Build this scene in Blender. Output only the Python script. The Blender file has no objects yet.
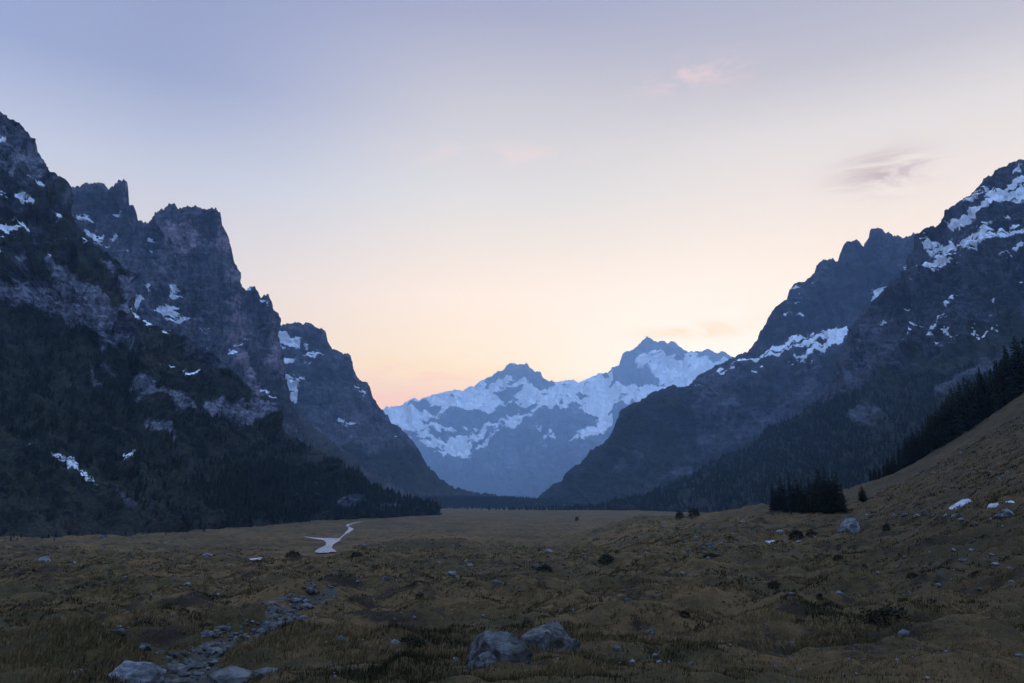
import bpy, math, random
import numpy as np
random.seed(7)
RNG = np.random.default_rng(7)
S = bpy.context.scene
COL = S.collection
F, CX, CY, YH = 796.0, 512.0, 341.5, 506.0
PITCH = math.atan((YH - CY) / F)
CP, SP = math.cos(PITCH), math.sin(PITCH)

# ------------------------------------------------------------------ helpers
def raydir(px, py):
    a = (np.asarray(px, float) - CX) / F
    b = (CY - np.asarray(py, float)) / F
    return a, CP - b * SP, SP + b * CP

def pt(px, py, Y):
    x, y, z = raydir(px, py)
    k = Y / y
    return np.stack([x * k, y * k, z * k], -1)

def topix(x, y, z):
    d = y * CP + z * SP
    return CX + F * x / d, CY - F * (z * CP - y * SP) / d

def smooth(a, b, x):
    t = np.clip((x - a) / (b - a), 0, 1)
    return t * t * (3 - 2 * t)

_P = RNG.permutation(65536).astype(np.int64)
_G3 = RNG.normal(size=(4096, 3)); _G3 /= np.linalg.norm(_G3, axis=1)[:, None]
def perlin(p):
    """gradient noise at p (n,3), about -0.7..0.7"""
    i = np.floor(p).astype(np.int64); f = p - i
    u = f * f * f * (f * (f * 6 - 15) + 10)
    r = 0
    for dx in (0, 1):
        hx = _P[(i[:, 0] + dx) & 65535]
        wx = u[:, 0] if dx else 1 - u[:, 0]
        for dy in (0, 1):
            hy = _P[(hx + i[:, 1] + dy) & 65535]
            wy = u[:, 1] if dy else 1 - u[:, 1]
            for dz in (0, 1):
                g = _G3[_P[(hy + i[:, 2] + dz) & 65535] & 4095]
                wz = u[:, 2] if dz else 1 - u[:, 2]
                r = r + wx * wy * wz * ((f[:, 0] - dx) * g[:, 0] + (f[:, 1] - dy) * g[:, 1] + (f[:, 2] - dz) * g[:, 2])
    return r * 1.5
def fbm(p, n, gain=.5, ridge=False, lac=2.03):
    p = np.asarray(p, float); s = 0; a = 1
    for k in range(n):
        v = perlin(p * lac ** k + 17.3 * k)
        if ridge: v = 1 - 2.2 * np.abs(v); v = v - .4
        s = s + a * v; a *= gain
    return s
def p3(x, y, z=None):
    x = np.ravel(x); y = np.ravel(y)
    return np.stack([x, y, np.zeros_like(x) if z is None else np.ravel(z)], -1)

def mesh_np(name, V, Q, mats, smooth_shade=True, attrs=None, parent=None, link=True):
    me = bpy.data.meshes.new(name)
    V = np.ascontiguousarray(V, np.float32); Q = np.ascontiguousarray(Q, np.int32)
    n = Q.shape[1]
    me.vertices.add(len(V)); me.vertices.foreach_set('co', V.ravel())
    me.loops.add(Q.size); me.loops.foreach_set('vertex_index', Q.ravel())
    me.polygons.add(len(Q))
    me.polygons.foreach_set('loop_start', np.arange(0, Q.size, n, dtype=np.int32))
    me.polygons.foreach_set('use_smooth', np.full(len(Q), smooth_shade, dtype=bool))
    me.update(calc_edges=True); me.validate()
    for k, v in (attrs or {}).items():
        a = me.attributes.new(k, 'FLOAT', 'POINT'); a.data.foreach_set('value', np.ascontiguousarray(v, np.float32).ravel())
    me.materials.append(mats)
    if not link: return me
    o = bpy.data.objects.new(name, me); COL.objects.link(o)
    if parent: o.parent = parent
    return o

def tag(o, label=None, cat=None, group=None, kind=None):
    if label: o['label'] = label
    if cat: o['category'] = cat
    if group: o['group'] = group
    if kind: o['kind'] = kind
    return o

def grid_quads(nr, nc):
    i = np.arange((nr - 1) * (nc - 1)); r = i // (nc - 1); c = i % (nc - 1)
    a = r * nc + c
    return np.stack([a, a + 1, a + nc + 1, a + nc], -1)

def poly_sd(px, py, poly):
    """signed distance in picture pixels, positive inside"""
    P = np.asarray(poly, float); n = len(P)
    d2 = np.full(px.shape, 1e18); ins = np.zeros(px.shape, bool)
    for i in range(n):
        a, b = P[i], P[(i + 1) % n]
        e = b - a; l = e @ e + 1e-9
        wx, wy = px - a[0], py - a[1]
        t = np.clip((wx * e[0] + wy * e[1]) / l, 0, 1)
        d2 = np.minimum(d2, (wx - t * e[0]) ** 2 + (wy - t * e[1]) ** 2)
        c = ((a[1] <= py) != (b[1] <= py))
        if abs(e[1]) > 1e-9:
            ins ^= c & (px < a[0] + (py - a[1]) * e[0] / e[1])
    d = np.sqrt(d2)
    return np.where(ins, d, -d)

# ------------------------------------------------------------------ materials
class NT:
    def __init__(s, nt): s.nt = nt; s.n = nt.nodes; s.l = nt.links
    def node(s, t, **kw):
        n = s.n.new(t)
        for k, v in kw.items():
            if k in ('inp',): continue
            setattr(n, k, v)
        for k, v in kw.get('inp', {}).items(): s.set(n.inputs[k], v)
        return n
    def set(s, i, v):
        if hasattr(v, 'is_output') or isinstance(v, bpy.types.NodeSocket): s.l.new(v, i)
        else: i.default_value = v
    def math(s, op, a, b=None, c=None, clamp=False):
        n = s.n.new('ShaderNodeMath'); n.operation = op; n.use_clamp = clamp
        for k, v in enumerate((a, b, c)):
            if v is not None: s.set(n.inputs[k], v)
        return n.outputs[0]
    def vmath(s, op, a, b=None, out=0):
        n = s.n.new('ShaderNodeVectorMath'); n.operation = op
        s.set(n.inputs[0], a)
        if b is not None: s.set(n.inputs[1], b)
        return n.outputs['Value'] if op in ('DOT_PRODUCT', 'LENGTH') else n.outputs[0]
    def mix(s, f, a, b):
        n = s.n.new('ShaderNodeMix'); n.data_type = 'RGBA'
        s.set(n.inputs[0], f); s.set(n.inputs[6], a); s.set(n.inputs[7], b)
        return n.outputs[2]
    def noise(s, vec, scale, detail=4, rough=.55, dist=0):
        n = s.n.new('ShaderNodeTexNoise'); s.set(n.inputs['Vector'], vec)
        n.inputs['Scale'].default_value = scale; n.inputs['Detail'].default_value = detail
        n.inputs['Roughness'].default_value = rough; n.inputs['Distortion'].default_value = dist
        return n.outputs['Fac']
    def range(s, v, a, b, c=0., d=1., typ='SMOOTHSTEP'):
        n = s.n.new('ShaderNodeMapRange'); n.interpolation_type = typ
        s.set(n.inputs[0], v)
        for k, x in zip((1, 2, 3, 4), (a, b, c, d)): n.inputs[k].default_value = x
        return n.outputs[0]
    def attr(s, name):
        n = s.n.new('ShaderNodeAttribute'); n.attribute_name = name; return n.outputs['Fac']
    def scale(s, vec, sc):
        n = s.n.new('ShaderNodeMapping'); s.set(n.inputs[0], vec); n.inputs['Scale'].default_value = sc; return n.outputs[0]
def C(r, g, b): return (r, g, b, 1)
def G(r, g, b): return (r * .75, g * .65, b * .51, 1)
def L8(r, g, b):
    f = lambda c: (c / 255 / 12.92) if c / 255 <= .04045 else ((c / 255 + .055) / 1.055) ** 2.4
    return (f(r), f(g), f(b), 1)
def new_mat(name):
    m = bpy.data.materials.new(name); m.use_nodes = True
    t = NT(m.node_tree); b = m.node_tree.nodes['Principled BSDF']
    b.inputs['Roughness'].default_value = .9
    b.inputs['Specular IOR Level'].default_value = .15
    return m, t, b

def mountain_mat(name, px_m, rock1, rock2, pale, turf1, turf2, snow=(.86, .88, .91)):
    """px_m: rough size of one picture pixel in metres, sets the grain"""
    rock1, rock2, pale = [tuple(a * k for a, k in zip(c, (.60, .62, .68))) for c in (rock1, rock2, pale)]
    turf1, turf2 = [tuple(a * k for a, k in zip(c, (.60, .62, .56))) for c in (turf1, turf2)]
    m, t, b = new_mat(name)
    co = t.node('ShaderNodeTexCoord').outputs['Object']
    w = 1 / px_m
    big = t.noise(co, w / 70, 3); mid = t.noise(t.scale(co, (1, 1, .4)), w / 22, 5, .6); fine = t.noise(co, w / 3.5, 4, .7)
    strata = t.noise(t.scale(co, (.12, .12, 1)), w / 6, 4, .6, .3)
    ribs = t.noise(t.scale(co, (1, 1, .09)), w / 9, 4, .6, .25)
    mixed = t.math('ADD', t.math('MULTIPLY', mid, .45), t.math('ADD', t.math('MULTIPLY', strata, .28), t.math('MULTIPLY', ribs, .27)))
    rf = t.range(t.math('ADD', t.math('MULTIPLY', t.math('ADD', t.math('MULTIPLY', mixed, .88), t.math('MULTIPLY', fine, .12)), .75), t.math('MULTIPLY', big, .25)), .43, .57)
    rock = t.mix(rf, C(*rock1), C(*rock2))
    ck = t.noise(t.scale(co, (1, 1, .16)), w / 11, 5, .62, .5); cs = t.noise(t.scale(co, (.25, .25, 1)), w / 9, 5, .65, .4)
    crack = t.math('MAXIMUM', t.range(t.math('ABSOLUTE', t.math('SUBTRACT', ck, .5)), .0, .028, 1., 0.), t.math('MULTIPLY', t.range(t.math('ABSOLUTE', t.math('SUBTRACT', cs, .48)), .0, .022, 1., 0.), .7))
    rock = t.mix(t.math('MULTIPLY', crack, .6), rock, C(rock1[0] * .45, rock1[1] * .45, rock1[2] * .5))
    pn = t.range(t.math('ADD', t.math('ADD', t.math('MULTIPLY', mixed, 1.5), t.math('MULTIPLY', fine, .5)), t.math('MULTIPLY', t.attr('pale'), .42)), 1.22, 1.52, 0., 1.)
    rock = t.mix(pn, rock, C(*pale))
    tf = t.range(t.math('ADD', t.math('MULTIPLY', mid, .8), t.math('MULTIPLY', fine, .2)), .40, .62)
    rock = t.mix(t.math('MULTIPLY', crack, .6), rock, C(rock1[0] * .8, rock1[1] * .8, rock1[2] * .8))
    turf = t.mix(tf, C(*turf1), C(*turf2))
    edge = t.math('ADD', t.attr('turf'), t.math('MULTIPLY', t.math('SUBTRACT', t.math('ADD', t.math('MULTIPLY', mixed, .85), t.math('MULTIPLY', fine, .15)), .5), 2.2))
    base = t.mix(t.range(edge, .35, .6), rock, turf)
    sn = t.math('ADD', t.attr('snow'), t.math('MULTIPLY', t.math('SUBTRACT', t.math('ADD', t.math('MULTIPLY', strata, .35), t.math('ADD', t.math('MULTIPLY', fine, .35), t.math('MULTIPLY', ribs, .3))), .5), 2.1))
    snowc = t.mix(mid, C(snow[0] * .90, snow[1] * .91, snow[2] * .93), C(*snow))
    base = t.mix(t.range(sn, .38, .60), base, snowc)
    t.set(b.inputs['Base Color'], base)
    bp = t.node('ShaderNodeBump', inp={'Strength': 1., 'Distance': px_m * 4.5})
    t.set(bp.inputs['Height'], t.math('SUBTRACT', t.math('ADD', mixed, t.math('MULTIPLY', fine, .5)), t.math('MULTIPLY', crack, .25)))
    t.set(b.inputs['Normal'], bp.outputs[0])
    return m

# ------------------------------------------------------------------ the ground
_rk = np.log(np.array([.5, 3, 6, 9, 15, 30, 60, 120, 250, 500, 800, 1500, 2400, 3200, 6000, 20000.]))
_rz = -np.array([1.62, 1.65, 1.75, 2.0, 2.75, 4.2, 6.4, 9.6, 14, 19, 22, 19, 10.5, 17, 20, 20.])
_HP = np.array([-300, 560, 640, 680, 740, 770, 846, 893, 939, 1024, 1130, 1250, 1500.])
_HY = np.array([0, 0, 515, 513, 506.5, 504, 491, 471, 443, 391, 335, 285, 250.])
RC = 420.0
_dc = float(np.interp(np.log(RC), _rk, _rz))
_cr = pt(_HP, np.where(_HY > 0, _HY + 3, 506), 1.0)
_HA = np.where(_HY > 0, _cr[:, 2] * RC / np.hypot(_cr[:, 0], 1) - _dc, 0)
_HP = CX + F * 1.02 * _cr[:, 0]
# named mounds: pixel-free positions in metres (x, y, radius x, radius y, height)
MOUNDS = []
STREAM = []
def ground_z(x, y, fine=True):
    x = np.asarray(x, float); y = np.asarray(y, float)
    shp = x.shape; x = x.ravel(); y = y.ravel()
    r = np.hypot(x, y) + 1e-6
    lr = np.log(r)
    z = (np.interp(lr - .12, _rk, _rz) + np.interp(lr, _rk, _rz) * 2 + np.interp(lr + .12, _rk, _rz)) / 4
    yy = np.where(y > .35 * r, y, .35 * r)
    a = CX + F * 1.02 * x / yy
    w = np.where(r < RC, np.clip((r - 18) / (RC - 18), 0, 1) ** 1.25, 1 - smooth(RC * 1.02, RC * 2.0, r))
    # softer crest
    A = np.interp(a, _HP, _HA)
    A = np.where(y > 0, A, A * .3)
    z = z + A * w
    P = lambda s, o=0: np.stack([x / s + o, y / s + o * .7, np.full_like(x, o)], -1)
    far = 1 - smooth(900, 2200, r)
    calm = 1 - .92 * np.exp(-(seg_dist(x, y, STREAM[1][0]) / 16) ** 2) if len(STREAM) > 1 else 1.
    z = z + perlin(P(70, 3.1)) * 2.4 * smooth(40, 220, r) * (.35 + .65 * far)
    z = z + perlin(P(24, 5.7)) * 1.6 * smooth(14, 90, r) * far * calm
    z = z + (np.abs(perlin(P(9, 9.2))) - .2) * 1.25 * smooth(8, 40, r) * far * calm
    z = z + np.maximum(perlin(P(3.6, 2.2)), -.2) * .95 * smooth(4, 30, r) * far * calm
    if fine:
        n = perlin(P(1.15, 4.4)); z = z + np.maximum(n, -.1) * .34 * far * calm
        z = z + perlin(P(.42, 8.4)) * .07 * (1 - smooth(60, 150, r))
    for (mx, my, rx, ry, h) in MOUNDS:
        q = ((x - mx) / rx) ** 2 + ((y - my) / ry) ** 2
        z = z + h * np.exp(-q * q)
    # far hump that carries the valley-end wood
    z = z + 58 * np.exp(-(((x + 230) / 600) ** 2 + ((y - 4500) / 480) ** 2) ** 2)
    for seg in STREAM:                            # shallow channel
        d = seg_dist(x, y, seg[0]); z = z - seg[2] * np.exp(-(d / seg[1]) ** 2)
    return z.reshape(shp)
def seg_dist(x, y, pts):
    d2 = np.full(x.shape, 1e18)
    for a, b in zip(pts[:-1], pts[1:]):
        ex, ey = b[0] - a[0], b[1] - a[1]; l = ex * ex + ey * ey + 1e-9
        t = np.clip(((x - a[0]) * ex + (y - a[1]) * ey) / l, 0, 1)
        d2 = np.minimum(d2, (x - a[0] - t * ex) ** 2 + (y - a[1] - t * ey) ** 2)
    return np.sqrt(d2)
_rs = np.geomspace(5, 3000, 900)
def at(px, py):
    """where the sight line of a picture point first meets the ground"""
    dx, dy, dz = raydir(px, py); h = math.hypot(dx, dy)
    x, y, z = dx / h * _rs, dy / h * _rs, dz / h * _rs
    g = ground_z(x, y, False)
    k = np.argmax(z < g)
    if k == 0: k = len(_rs) - 1
    return float(x[k]), float(y[k]), float(g[k])

def mound(px, py, wpx, h, deep=1.0):
    x, y, z = at(px, py); d = math.hypot(x, y); s = d / F
    MOUNDS.append((x, y, wpx * s, wpx * s * deep, h))
mound(82, 655, 55, .55, .8); mound(897, 622, 26, .42, 1.0); mound(235, 668, 40, .25, .7); mound(975, 640, 40, .3)
mound(425, 548, 55, 2.6, .9); mound(690, 622, 90, .3, .5); mound(150, 610, 40, .35, .5); mound(330, 640, 60, .2, .5)
_bk = [at(*p)[:2] for p in ((150, 720), (178, 683), (192, 660), (214, 642), (246, 630), (276, 616), (302, 604), (334, 593))]
_rv = [at(*p)[:2] for p in ((303, 552), (318, 549), (330, 543), (322, 538), (349, 531), (349, 526), (368, 520), (384, 518), (398, 515))]
STREAM.append((_bk, .8, .38)); STREAM.append((_rv, 7.0, .5))

def build_ground():
    azf = np.radians(np.linspace(-40, 40, 1250)); 
    azb = np.radians(np.linspace(40, 320, 180)[1:-1])
    az = np.concatenate([azf, azb]); na = len(az)
    r = np.concatenate([[.6, 2, 3.5], np.geomspace(5, 600, 620), np.geomspace(600, 3200, 130)[1:], np.geomspace(3200, 34700, 36)[1:]])
    nr = len(r)
    X = np.outer(r, np.sin(az)); Y = np.outer(r, np.cos(az))
    Z = ground_z(X, Y)
    V = np.stack([X, Y, Z], -1).reshape(-1, 3)
    V = np.vstack([V, [[0, 0, float(Z[0].mean())]]])
    i = np.arange((nr - 1) * na); rr = i // na; c = i % na; c2 = (c + 1) % na
    Q = np.stack([rr * na + c, rr * na + c2, (rr + 1) * na + c2, (rr + 1) * na + c], -1)
    d = seg_dist(X.ravel(), Y.ravel(), _bk); d2 = seg_dist(X.ravel(), Y.ravel(), _rv)
    px = np.ravel(X); py = np.ravel(Y)
    st = np.clip(np.maximum(1 - d / (.62 + .012 * np.hypot(px, py)) + .5 * fbm(p3(px / 1.3, py / 1.3), 2), .75 - d2 / 9), 0, 1)
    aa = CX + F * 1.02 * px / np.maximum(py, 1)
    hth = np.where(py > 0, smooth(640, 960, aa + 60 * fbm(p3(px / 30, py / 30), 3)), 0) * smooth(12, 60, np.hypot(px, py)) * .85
    m, t, b = new_mat('meadow')
    co = t.node('ShaderNodeTexCoord').outputs['Object']
    n1 = t.noise(t.scale(co, (.6, 1, 1)), .035, 5, .6); n2 = t.noise(co, .22, 5, .6); n3 = t.noise(co, 1.3, 5, .65); n4 = t.noise(co, 9, 4, .7)
    dry = t.mix(n4, G(.080, .050, .021), G(.225, .146, .066))
    grn = t.mix(n4, G(.025, .023, .009), G(.092, .071, .028))
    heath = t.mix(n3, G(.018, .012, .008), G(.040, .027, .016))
    f = t.range(t.math('ADD', t.math('MULTIPLY', n1, .4), t.math('ADD', t.math('MULTIPLY', n2, .35), t.math('MULTIPLY', n3, .25))), .43, .57)
    c = t.mix(f, grn, dry)
    c = t.mix(t.range(t.noise(t.scale(co, (1, .7, 1)), .16, 6, .7), .53, .60), c, heath)
    c = t.mix(t.math('MULTIPLY', t.range(t.noise(t.scale(co, (1, .6, 1)), .022, 6, .66), .50, .60), .75), c, t.mix(n3, G(.030, .026, .012), G(.085, .066, .032)))
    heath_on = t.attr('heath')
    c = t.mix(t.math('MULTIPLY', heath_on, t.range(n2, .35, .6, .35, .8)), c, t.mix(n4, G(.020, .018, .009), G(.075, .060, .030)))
    stone = t.mix(n4, G(.035, .034, .034), G(.14, .138, .14))
    bare = t.range(t.math('ADD', t.attr('bed'), t.math('MULTIPLY', t.math('SUBTRACT', n3, .5), .9)), .45, .62)
    c = t.mix(bare, c, stone)
    t.set(b.inputs['Base Color'], c)
    bp = t.node('ShaderNodeBump', inp={'Strength': 1., 'Distance': .25}); t.set(bp.inputs['Height'], t.math('ADD', t.math('MULTIPLY', n4, .5), n3)); t.set(b.inputs['Normal'], bp.outputs[0])
    V_att = np.concatenate([st, [0]])
    fan = np.stack([np.full(na, nr * na), (np.arange(na) + 1) % na, np.arange(na), np.arange(na)], -1)
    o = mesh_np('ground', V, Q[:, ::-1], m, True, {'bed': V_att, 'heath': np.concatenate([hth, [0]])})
    tag(o, 'brown alpine meadow covering the whole valley floor and right hillside', 'meadow', kind='structure')
build_ground()

# ------------------------------------------------------------------ mountains
def blur(a, k, ax):
    if k < 1: return a
    p = [(0, 0)] * a.ndim; p[ax] = (k, k)
    b = np.pad(a, p, mode='edge'); c = np.cumsum(b, axis=ax)
    z = np.zeros_like(np.take(c, [0], ax)); c = np.concatenate([z, c], ax)
    n = 2 * k + 1
    return (np.take(c, range(n, c.shape[ax]), ax) - np.take(c, range(0, c.shape[ax] - n), ax)) / n

def mountain(name, rows, step, mat, amp=5., lam=55., fall=(0., 1.), jag=1.0, snow=(), pale=(), turf=None, snowfn=None, seed=0., label='', ledge=.5, stretch=2.1, cat='mountain', lift=.5):
    ridge = np.array(rows[0], float)
    x0, x1 = ridge[0, 0], ridge[-1, 0]
    px = np.arange(x0, x1, step); nc = len(px)
    ys = []; Ys = []
    for k, rw in enumerate(rows):
        a = np.array(rw, float)
        y = np.interp(px, a[:, 0], a[:, 1]); Yd = np.interp(px, a[:, 0], a[:, 2])
        if k == 0:
            j = fbm(np.stack([px / 10, np.full_like(px, seed), px * 0], -1), 4, .72) + .5 * fbm(np.stack([px / 4.2, np.full_like(px, seed + 5), px * 0], -1), 2, .7, True)
            y = y + j * jag * 1.6
        else:
            y = np.maximum(y, ys[-1] + .4)
        ys.append(y); Ys.append(Yd)
    ys = np.array(ys); Ys = np.array(Ys)
    nr = int(np.ceil((ys[-1] - ys[0]).max() / step)) + 1
    t = np.linspace(0, 1, nr)
    py = ys[0] + (ys[-1] - ys[0]) * t[:, None]
    YY = np.empty_like(py)
    for c in range(nc): YY[:, c] = np.interp(py[:, c], ys[:, c], Ys[:, c])
    kb = int(round(7 / step))
    for _ in range(2): YY = blur(blur(YY, kb, 0), kb, 1)
    PX = np.broadcast_to(px, py.shape)
    P = pt(PX, py, YY)
    sm = blur(blur(P, kb, 0), kb, 1)
    du = np.gradient(sm, axis=1); dv = np.gradient(sm, axis=0)
    N = np.cross(dv, du); N /= np.linalg.norm(N, axis=-1)[..., None] + 1e-9
    N = np.where((N * P).sum(-1)[..., None] > 0, -N, N)
    mpp = YY / F                                    # metres per picture pixel there
    fx, fy = fall; l = math.hypot(fx, fy); fx /= l; fy /= l
    U = (PX * fy - py * fx).ravel(); W = (PX * fx + py * fy).ravel()
    wx = fbm(p3(PX / 60 + seed, py / 60), 3) ; wy = fbm(p3(PX / 60 - seed, py / 60 + 9), 3)
    U = U + wx * 14; W = W + wy * 14
    d = fbm(np.stack([U / lam, W / (lam * stretch), np.full_like(U, seed)], -1), 6, .52, True)
    d2 = fbm(np.stack([PX.ravel() / 22, py.ravel() / 11, np.full_like(U, seed + 4)], -1), 4, .55)
    d3 = fbm(np.stack([U / 13, W / 40, np.full_like(U, seed + 8)], -1), 4, .55, True)
    d4 = fbm(np.stack([PX.ravel() / 6.5, py.ravel() / 5.5, np.full_like(U, seed + 12)], -1), 3, .6)
    tt = py.ravel() / 15 + 1.1 * wy + .9 * d2 + PX.ravel() * .012 + seed; fr = tt - np.floor(tt)
    led = (smooth(0, .3, fr) - fr) * smooth(-.5, .2, fbm(p3(PX / 45 + seed, py / 30 + 5), 3))
    disp = (d * 1. + led * ledge + d4 * .24 + d2 * .30 + d3 * .30).reshape(py.shape)
    edge = np.minimum(1, .25 + (py - ys[0]) / 14)
    edge = edge * (1 - smooth(.93, 1, np.broadcast_to(t[:, None], py.shape)))
    P = P + N * (disp * amp * 1.5 * edge * mpp)[..., None]
    # masks
    w1 = fbm(p3(PX / 9 + seed, py / 5), 4, .6).reshape(py.shape)
    w2 = fbm(p3(PX / 26 + seed, py / 18 + 3), 4, .55).reshape(py.shape)
    sn = np.zeros(py.shape)
    for pl in snow:
        wt, pl = (pl[0], pl[1:]) if isinstance(pl[0], float) else (1., pl)
        q = np.array(pl); bx = (q[:, 0].min() - 22, q[:, 0].max() + 22, q[:, 1].min() - 16, q[:, 1].max() + 16)
        ii = (PX > bx[0]) & (PX < bx[1]) & (py > bx[2]) & (py < bx[3])
        s = poly_sd(PX[ii], py[ii], pl) + w1[ii] * 2.6
        sn[ii] = np.maximum(sn[ii], wt * np.maximum(smooth(-1.6, 1.6, s) * .78, .27 * smooth(-14, -1, s)))
    lean = -.42 if fall[0] < 0 else .22
    a = PX * -lean + py; b_ = PX + py * lean
    st = fbm(np.stack([a.ravel() / 3.4 + 1.2 * wy, b_.ravel() / 24 + seed, np.full_like(U, seed)], -1), 3, .55).reshape(py.shape)
    if snowfn is None: sn = sn * (1 - .55 * smooth(.06, .32, st))
    if snowfn is not None: sn = snowfn(PX, py, sn, w1, w2, disp)
    pa = np.zeros(py.shape)
    for pl in pale:
        wt, pl = (pl[0], pl[1:]) if isinstance(pl[0], float) else (1., pl)
        pa = np.maximum(pa, wt * smooth(-5, 6, poly_sd(PX, py, pl) + w2 * 10))
    tu = np.zeros(py.shape) if turf is None else turf(PX, py, w1, w2, pa, disp, N)
    # the far side of the mountain, going down behind the crest
    nb = 14; tb = np.linspace(0, 1, nb + 1)[1:][::-1]
    top = P[0]; H = np.maximum(top[:, 2] + 40, 20)
    back = []
    for q in tb:
        b = top.copy(); n = fbm(np.stack([px / 30, np.full_like(px, q * 4), np.full_like(px, seed + 3)], -1), 4)
        b[:, 1] += H * 1.1 * q * (1 + .25 * n); b[:, 0] *= b[:, 1] / top[:, 1]
        b[:, 2] = top[:, 2] - H * (q ** .9) * (1 + .12 * np.minimum(n, 0)) - 2 * q
        back.append(b)
    G = np.concatenate([np.array(back), P], 0)
    pad = lambda a: np.concatenate([np.repeat(a[:1], nb, 0), a], 0).ravel()
    o = mesh_np(name, G.reshape(-1, 3), grid_quads(G.shape[0], nc), mat, True, {'snow': pad(sn), 'pale': pad(pa), 'turf': pad(tu)})
    tag(o, label, cat, kind='structure')
    return px, py, P, tu, pa, sn

ROCK1, ROCK2, PALE = (.022, .024, .030), (.135, .130, .145), (.27, .245, .255)
T1, T2 = (.011, .014, .010), (.036, .036, .024)

L1_rows = [
 [(-170,10,2150),(-80,60,1900),(-30,95,1800),(0,112,1750),(8,118,1745),(20,125,1740),(28,133,1735),(33,143,1730),(37,152,1725),(43,160,1720),(46,166,1715),(50,172,1710),(57,175,1705),(62,184,1700),(66,193,1695),(70,215,1650),(78,228,1640),(90,240,1620),(105,252,1590),(118,260,1560),(125,269,1550),(128,290,1550),(129,311,1555),(140,318,1600),(155,325,1610),(178,333,1620),(209,352,1650),(235,374,1690),(256,395,1730),(276,408,1750),(286,431,1765),(314,447,1850),(337,462,1950),(360,481,2050),(390,492,2180),(413,502,2290),(440,507.5,2400)],
 [(-170,190,1650),(0,205,1560),(40,215,1540),(70,240,1520),(100,275,1480),(129,318,1500),(150,335,1560),(276,416,1725),(290,436,1750),(440,507.8,2395)],
 [(-170,250,1450),(0,255,1430),(60,285,1400),(95,300,1385),(125,322,1400),(134,340,1420),(160,352,1480),(200,378,1560),(276,420,1700),(300,445,1760),(440,508,2390)],
 [(-170,330,1360),(0,312,1370),(60,325,1350),(100,350,1330),(134,358,1340),(165,385,1420),(200,397,1490),(276,428,1670),(300,450,1740),(440,508.3,2385)],
 [(-170,380,1150),(0,370,1160),(60,380,1190),(128,398,1270),(165,402,1370),(200,416,1440),(276,440,1640),(310,460,1740),(440,508.6,2380)],
 [(-170,470,850),(0,460,900),(100,470,1010),(200,480,1200),(276,485,1460),(360,500,1920),(440,509,2370)],
 [(-170,540,640),(0,533,740),(66,532,790),(128,530,880),(200,526,1060),(276,520,1380),(360,514,1850),(440,511,2365)],
 [(-170,556,560),(0,549,660),(128,545,800),(276,532,1300),(440,516,2350)],
]
L1_rows = [[(a, b, c * .70) for a, b, c in r] for r in L1_rows]
L1_snow = [
 [(0,142),(3,141),(9,148),(5,150),(0,153)], [(22,179),(38,180),(44,184),(35,183)], [(0,192),(6,193),(6,196),(0,197)],
 [(11,194),(20,194),(28,198),(36,202),(30,205),(18,201)], [(0,223),(8,228),(21,232),(10,235),(4,234),(0,231)], [(0,237),(6,239),(0,242)],
 [(14,225),(25,226),(34,226),(29,230),(20,228)], [(57,217),(65,219),(66,223),(58,222)], [(80,239),(83,243),(83,247),(80,244)], [(60,240),(67,242),(64,246),(60,243)],
 [(0,260),(6,258),(4,264),(0,265)],
 [(127,309),(135,312),(146,317),(154,322),(151,328),(143,326),(134,320),(127,317)],
 [.62,(26,445),(45,455),(66,464),(90,475),(113,486),(90,481),(68,473),(52,464),(38,454)], [(118,453),(128,460),(124,461)],
 [(169,361),(177,365),(173,366)], [(182,368),(194,374),(188,374)], [(152,345),(158,350),(154,350)], [(160,330),(172,336),(166,335)], [(48,257),(56,262),(52,262)], [(207,378),(213,383),(209,383)],
]
L1_pale = [
 [(-120,150),(-60,120),(5,135),(20,150),(38,152),(46,176),(36,178),(25,176),(15,184),(5,172),(-60,200)],
 [(-170,300),(-60,285),(10,285),(60,282),(98,300),(124,322),(136,352),(126,357),(105,350),(92,333),(60,320),(30,312),(5,305),(-60,312),(-170,330)],
 [(121,270),(129,270),(131,330),(135,352),(124,348),(119,310)], [(98,256),(120,268),(120,290),(104,280)], [(20,258),(32,262),(30,276),(20,272)],
 [(130,378),(142,376),(152,388),(165,395),(190,397),(193,414),(178,418),(160,407),(140,398),(130,388)],
 [(203,397),(225,399),(250,402),(264,405),(276,412),(272,420),(240,423),(222,422),(208,410)],
 [(82,365),(88,370),(98,384),(92,388),(84,376)], [(104,368),(112,372),(114,380),(108,378)],
 [.40,(-100,450),(0,462),(16,470),(36,492),(66,514),(86,526),(60,534),(-100,534)], [(150,420),(172,424),(174,432),(160,430)], [.5,(110,495),(140,505),(150,518),(120,512)],
 [.6,(340,494),(360,500),(390,505),(410,508),(350,511),(330,508)], [(278,412),(288,425),(285,434),(278,422)],
 [(36,250),(58,262),(90,292),(112,316),(122,334),(104,322),(80,300),(55,278)],
]
def L1_turf(PX, py, w1, w2, pa, disp, N):
    up = N[..., 2]
    t = .56 + .45 * w2 + .9 * (up - .45)
    t = t - .75 * smooth(240, 150, py + w2 * 30)        # bare rock near the top
    t = np.maximum(t, smooth(0, 12, (py - 356 - .12 * (PX - 130)) ) * .95)
    t = t - 1.35 * smooth(.25, .75, pa)
    return np.clip(t, 0, 1)

MAT_L1 = mountain_mat('near_mountain', 1.15, ROCK1, ROCK2, (.30, .28, .305), (.005, .008, .006), (.040, .042, .028))
l1 = mountain('mountain', L1_rows, .85, MAT_L1, 6.5, 60, (.75, .66), 1.3, L1_snow, L1_pale, L1_turf, None, 1.7,
         'dark near mountain filling the left edge with forested foot and pale cliff bands')

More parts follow.
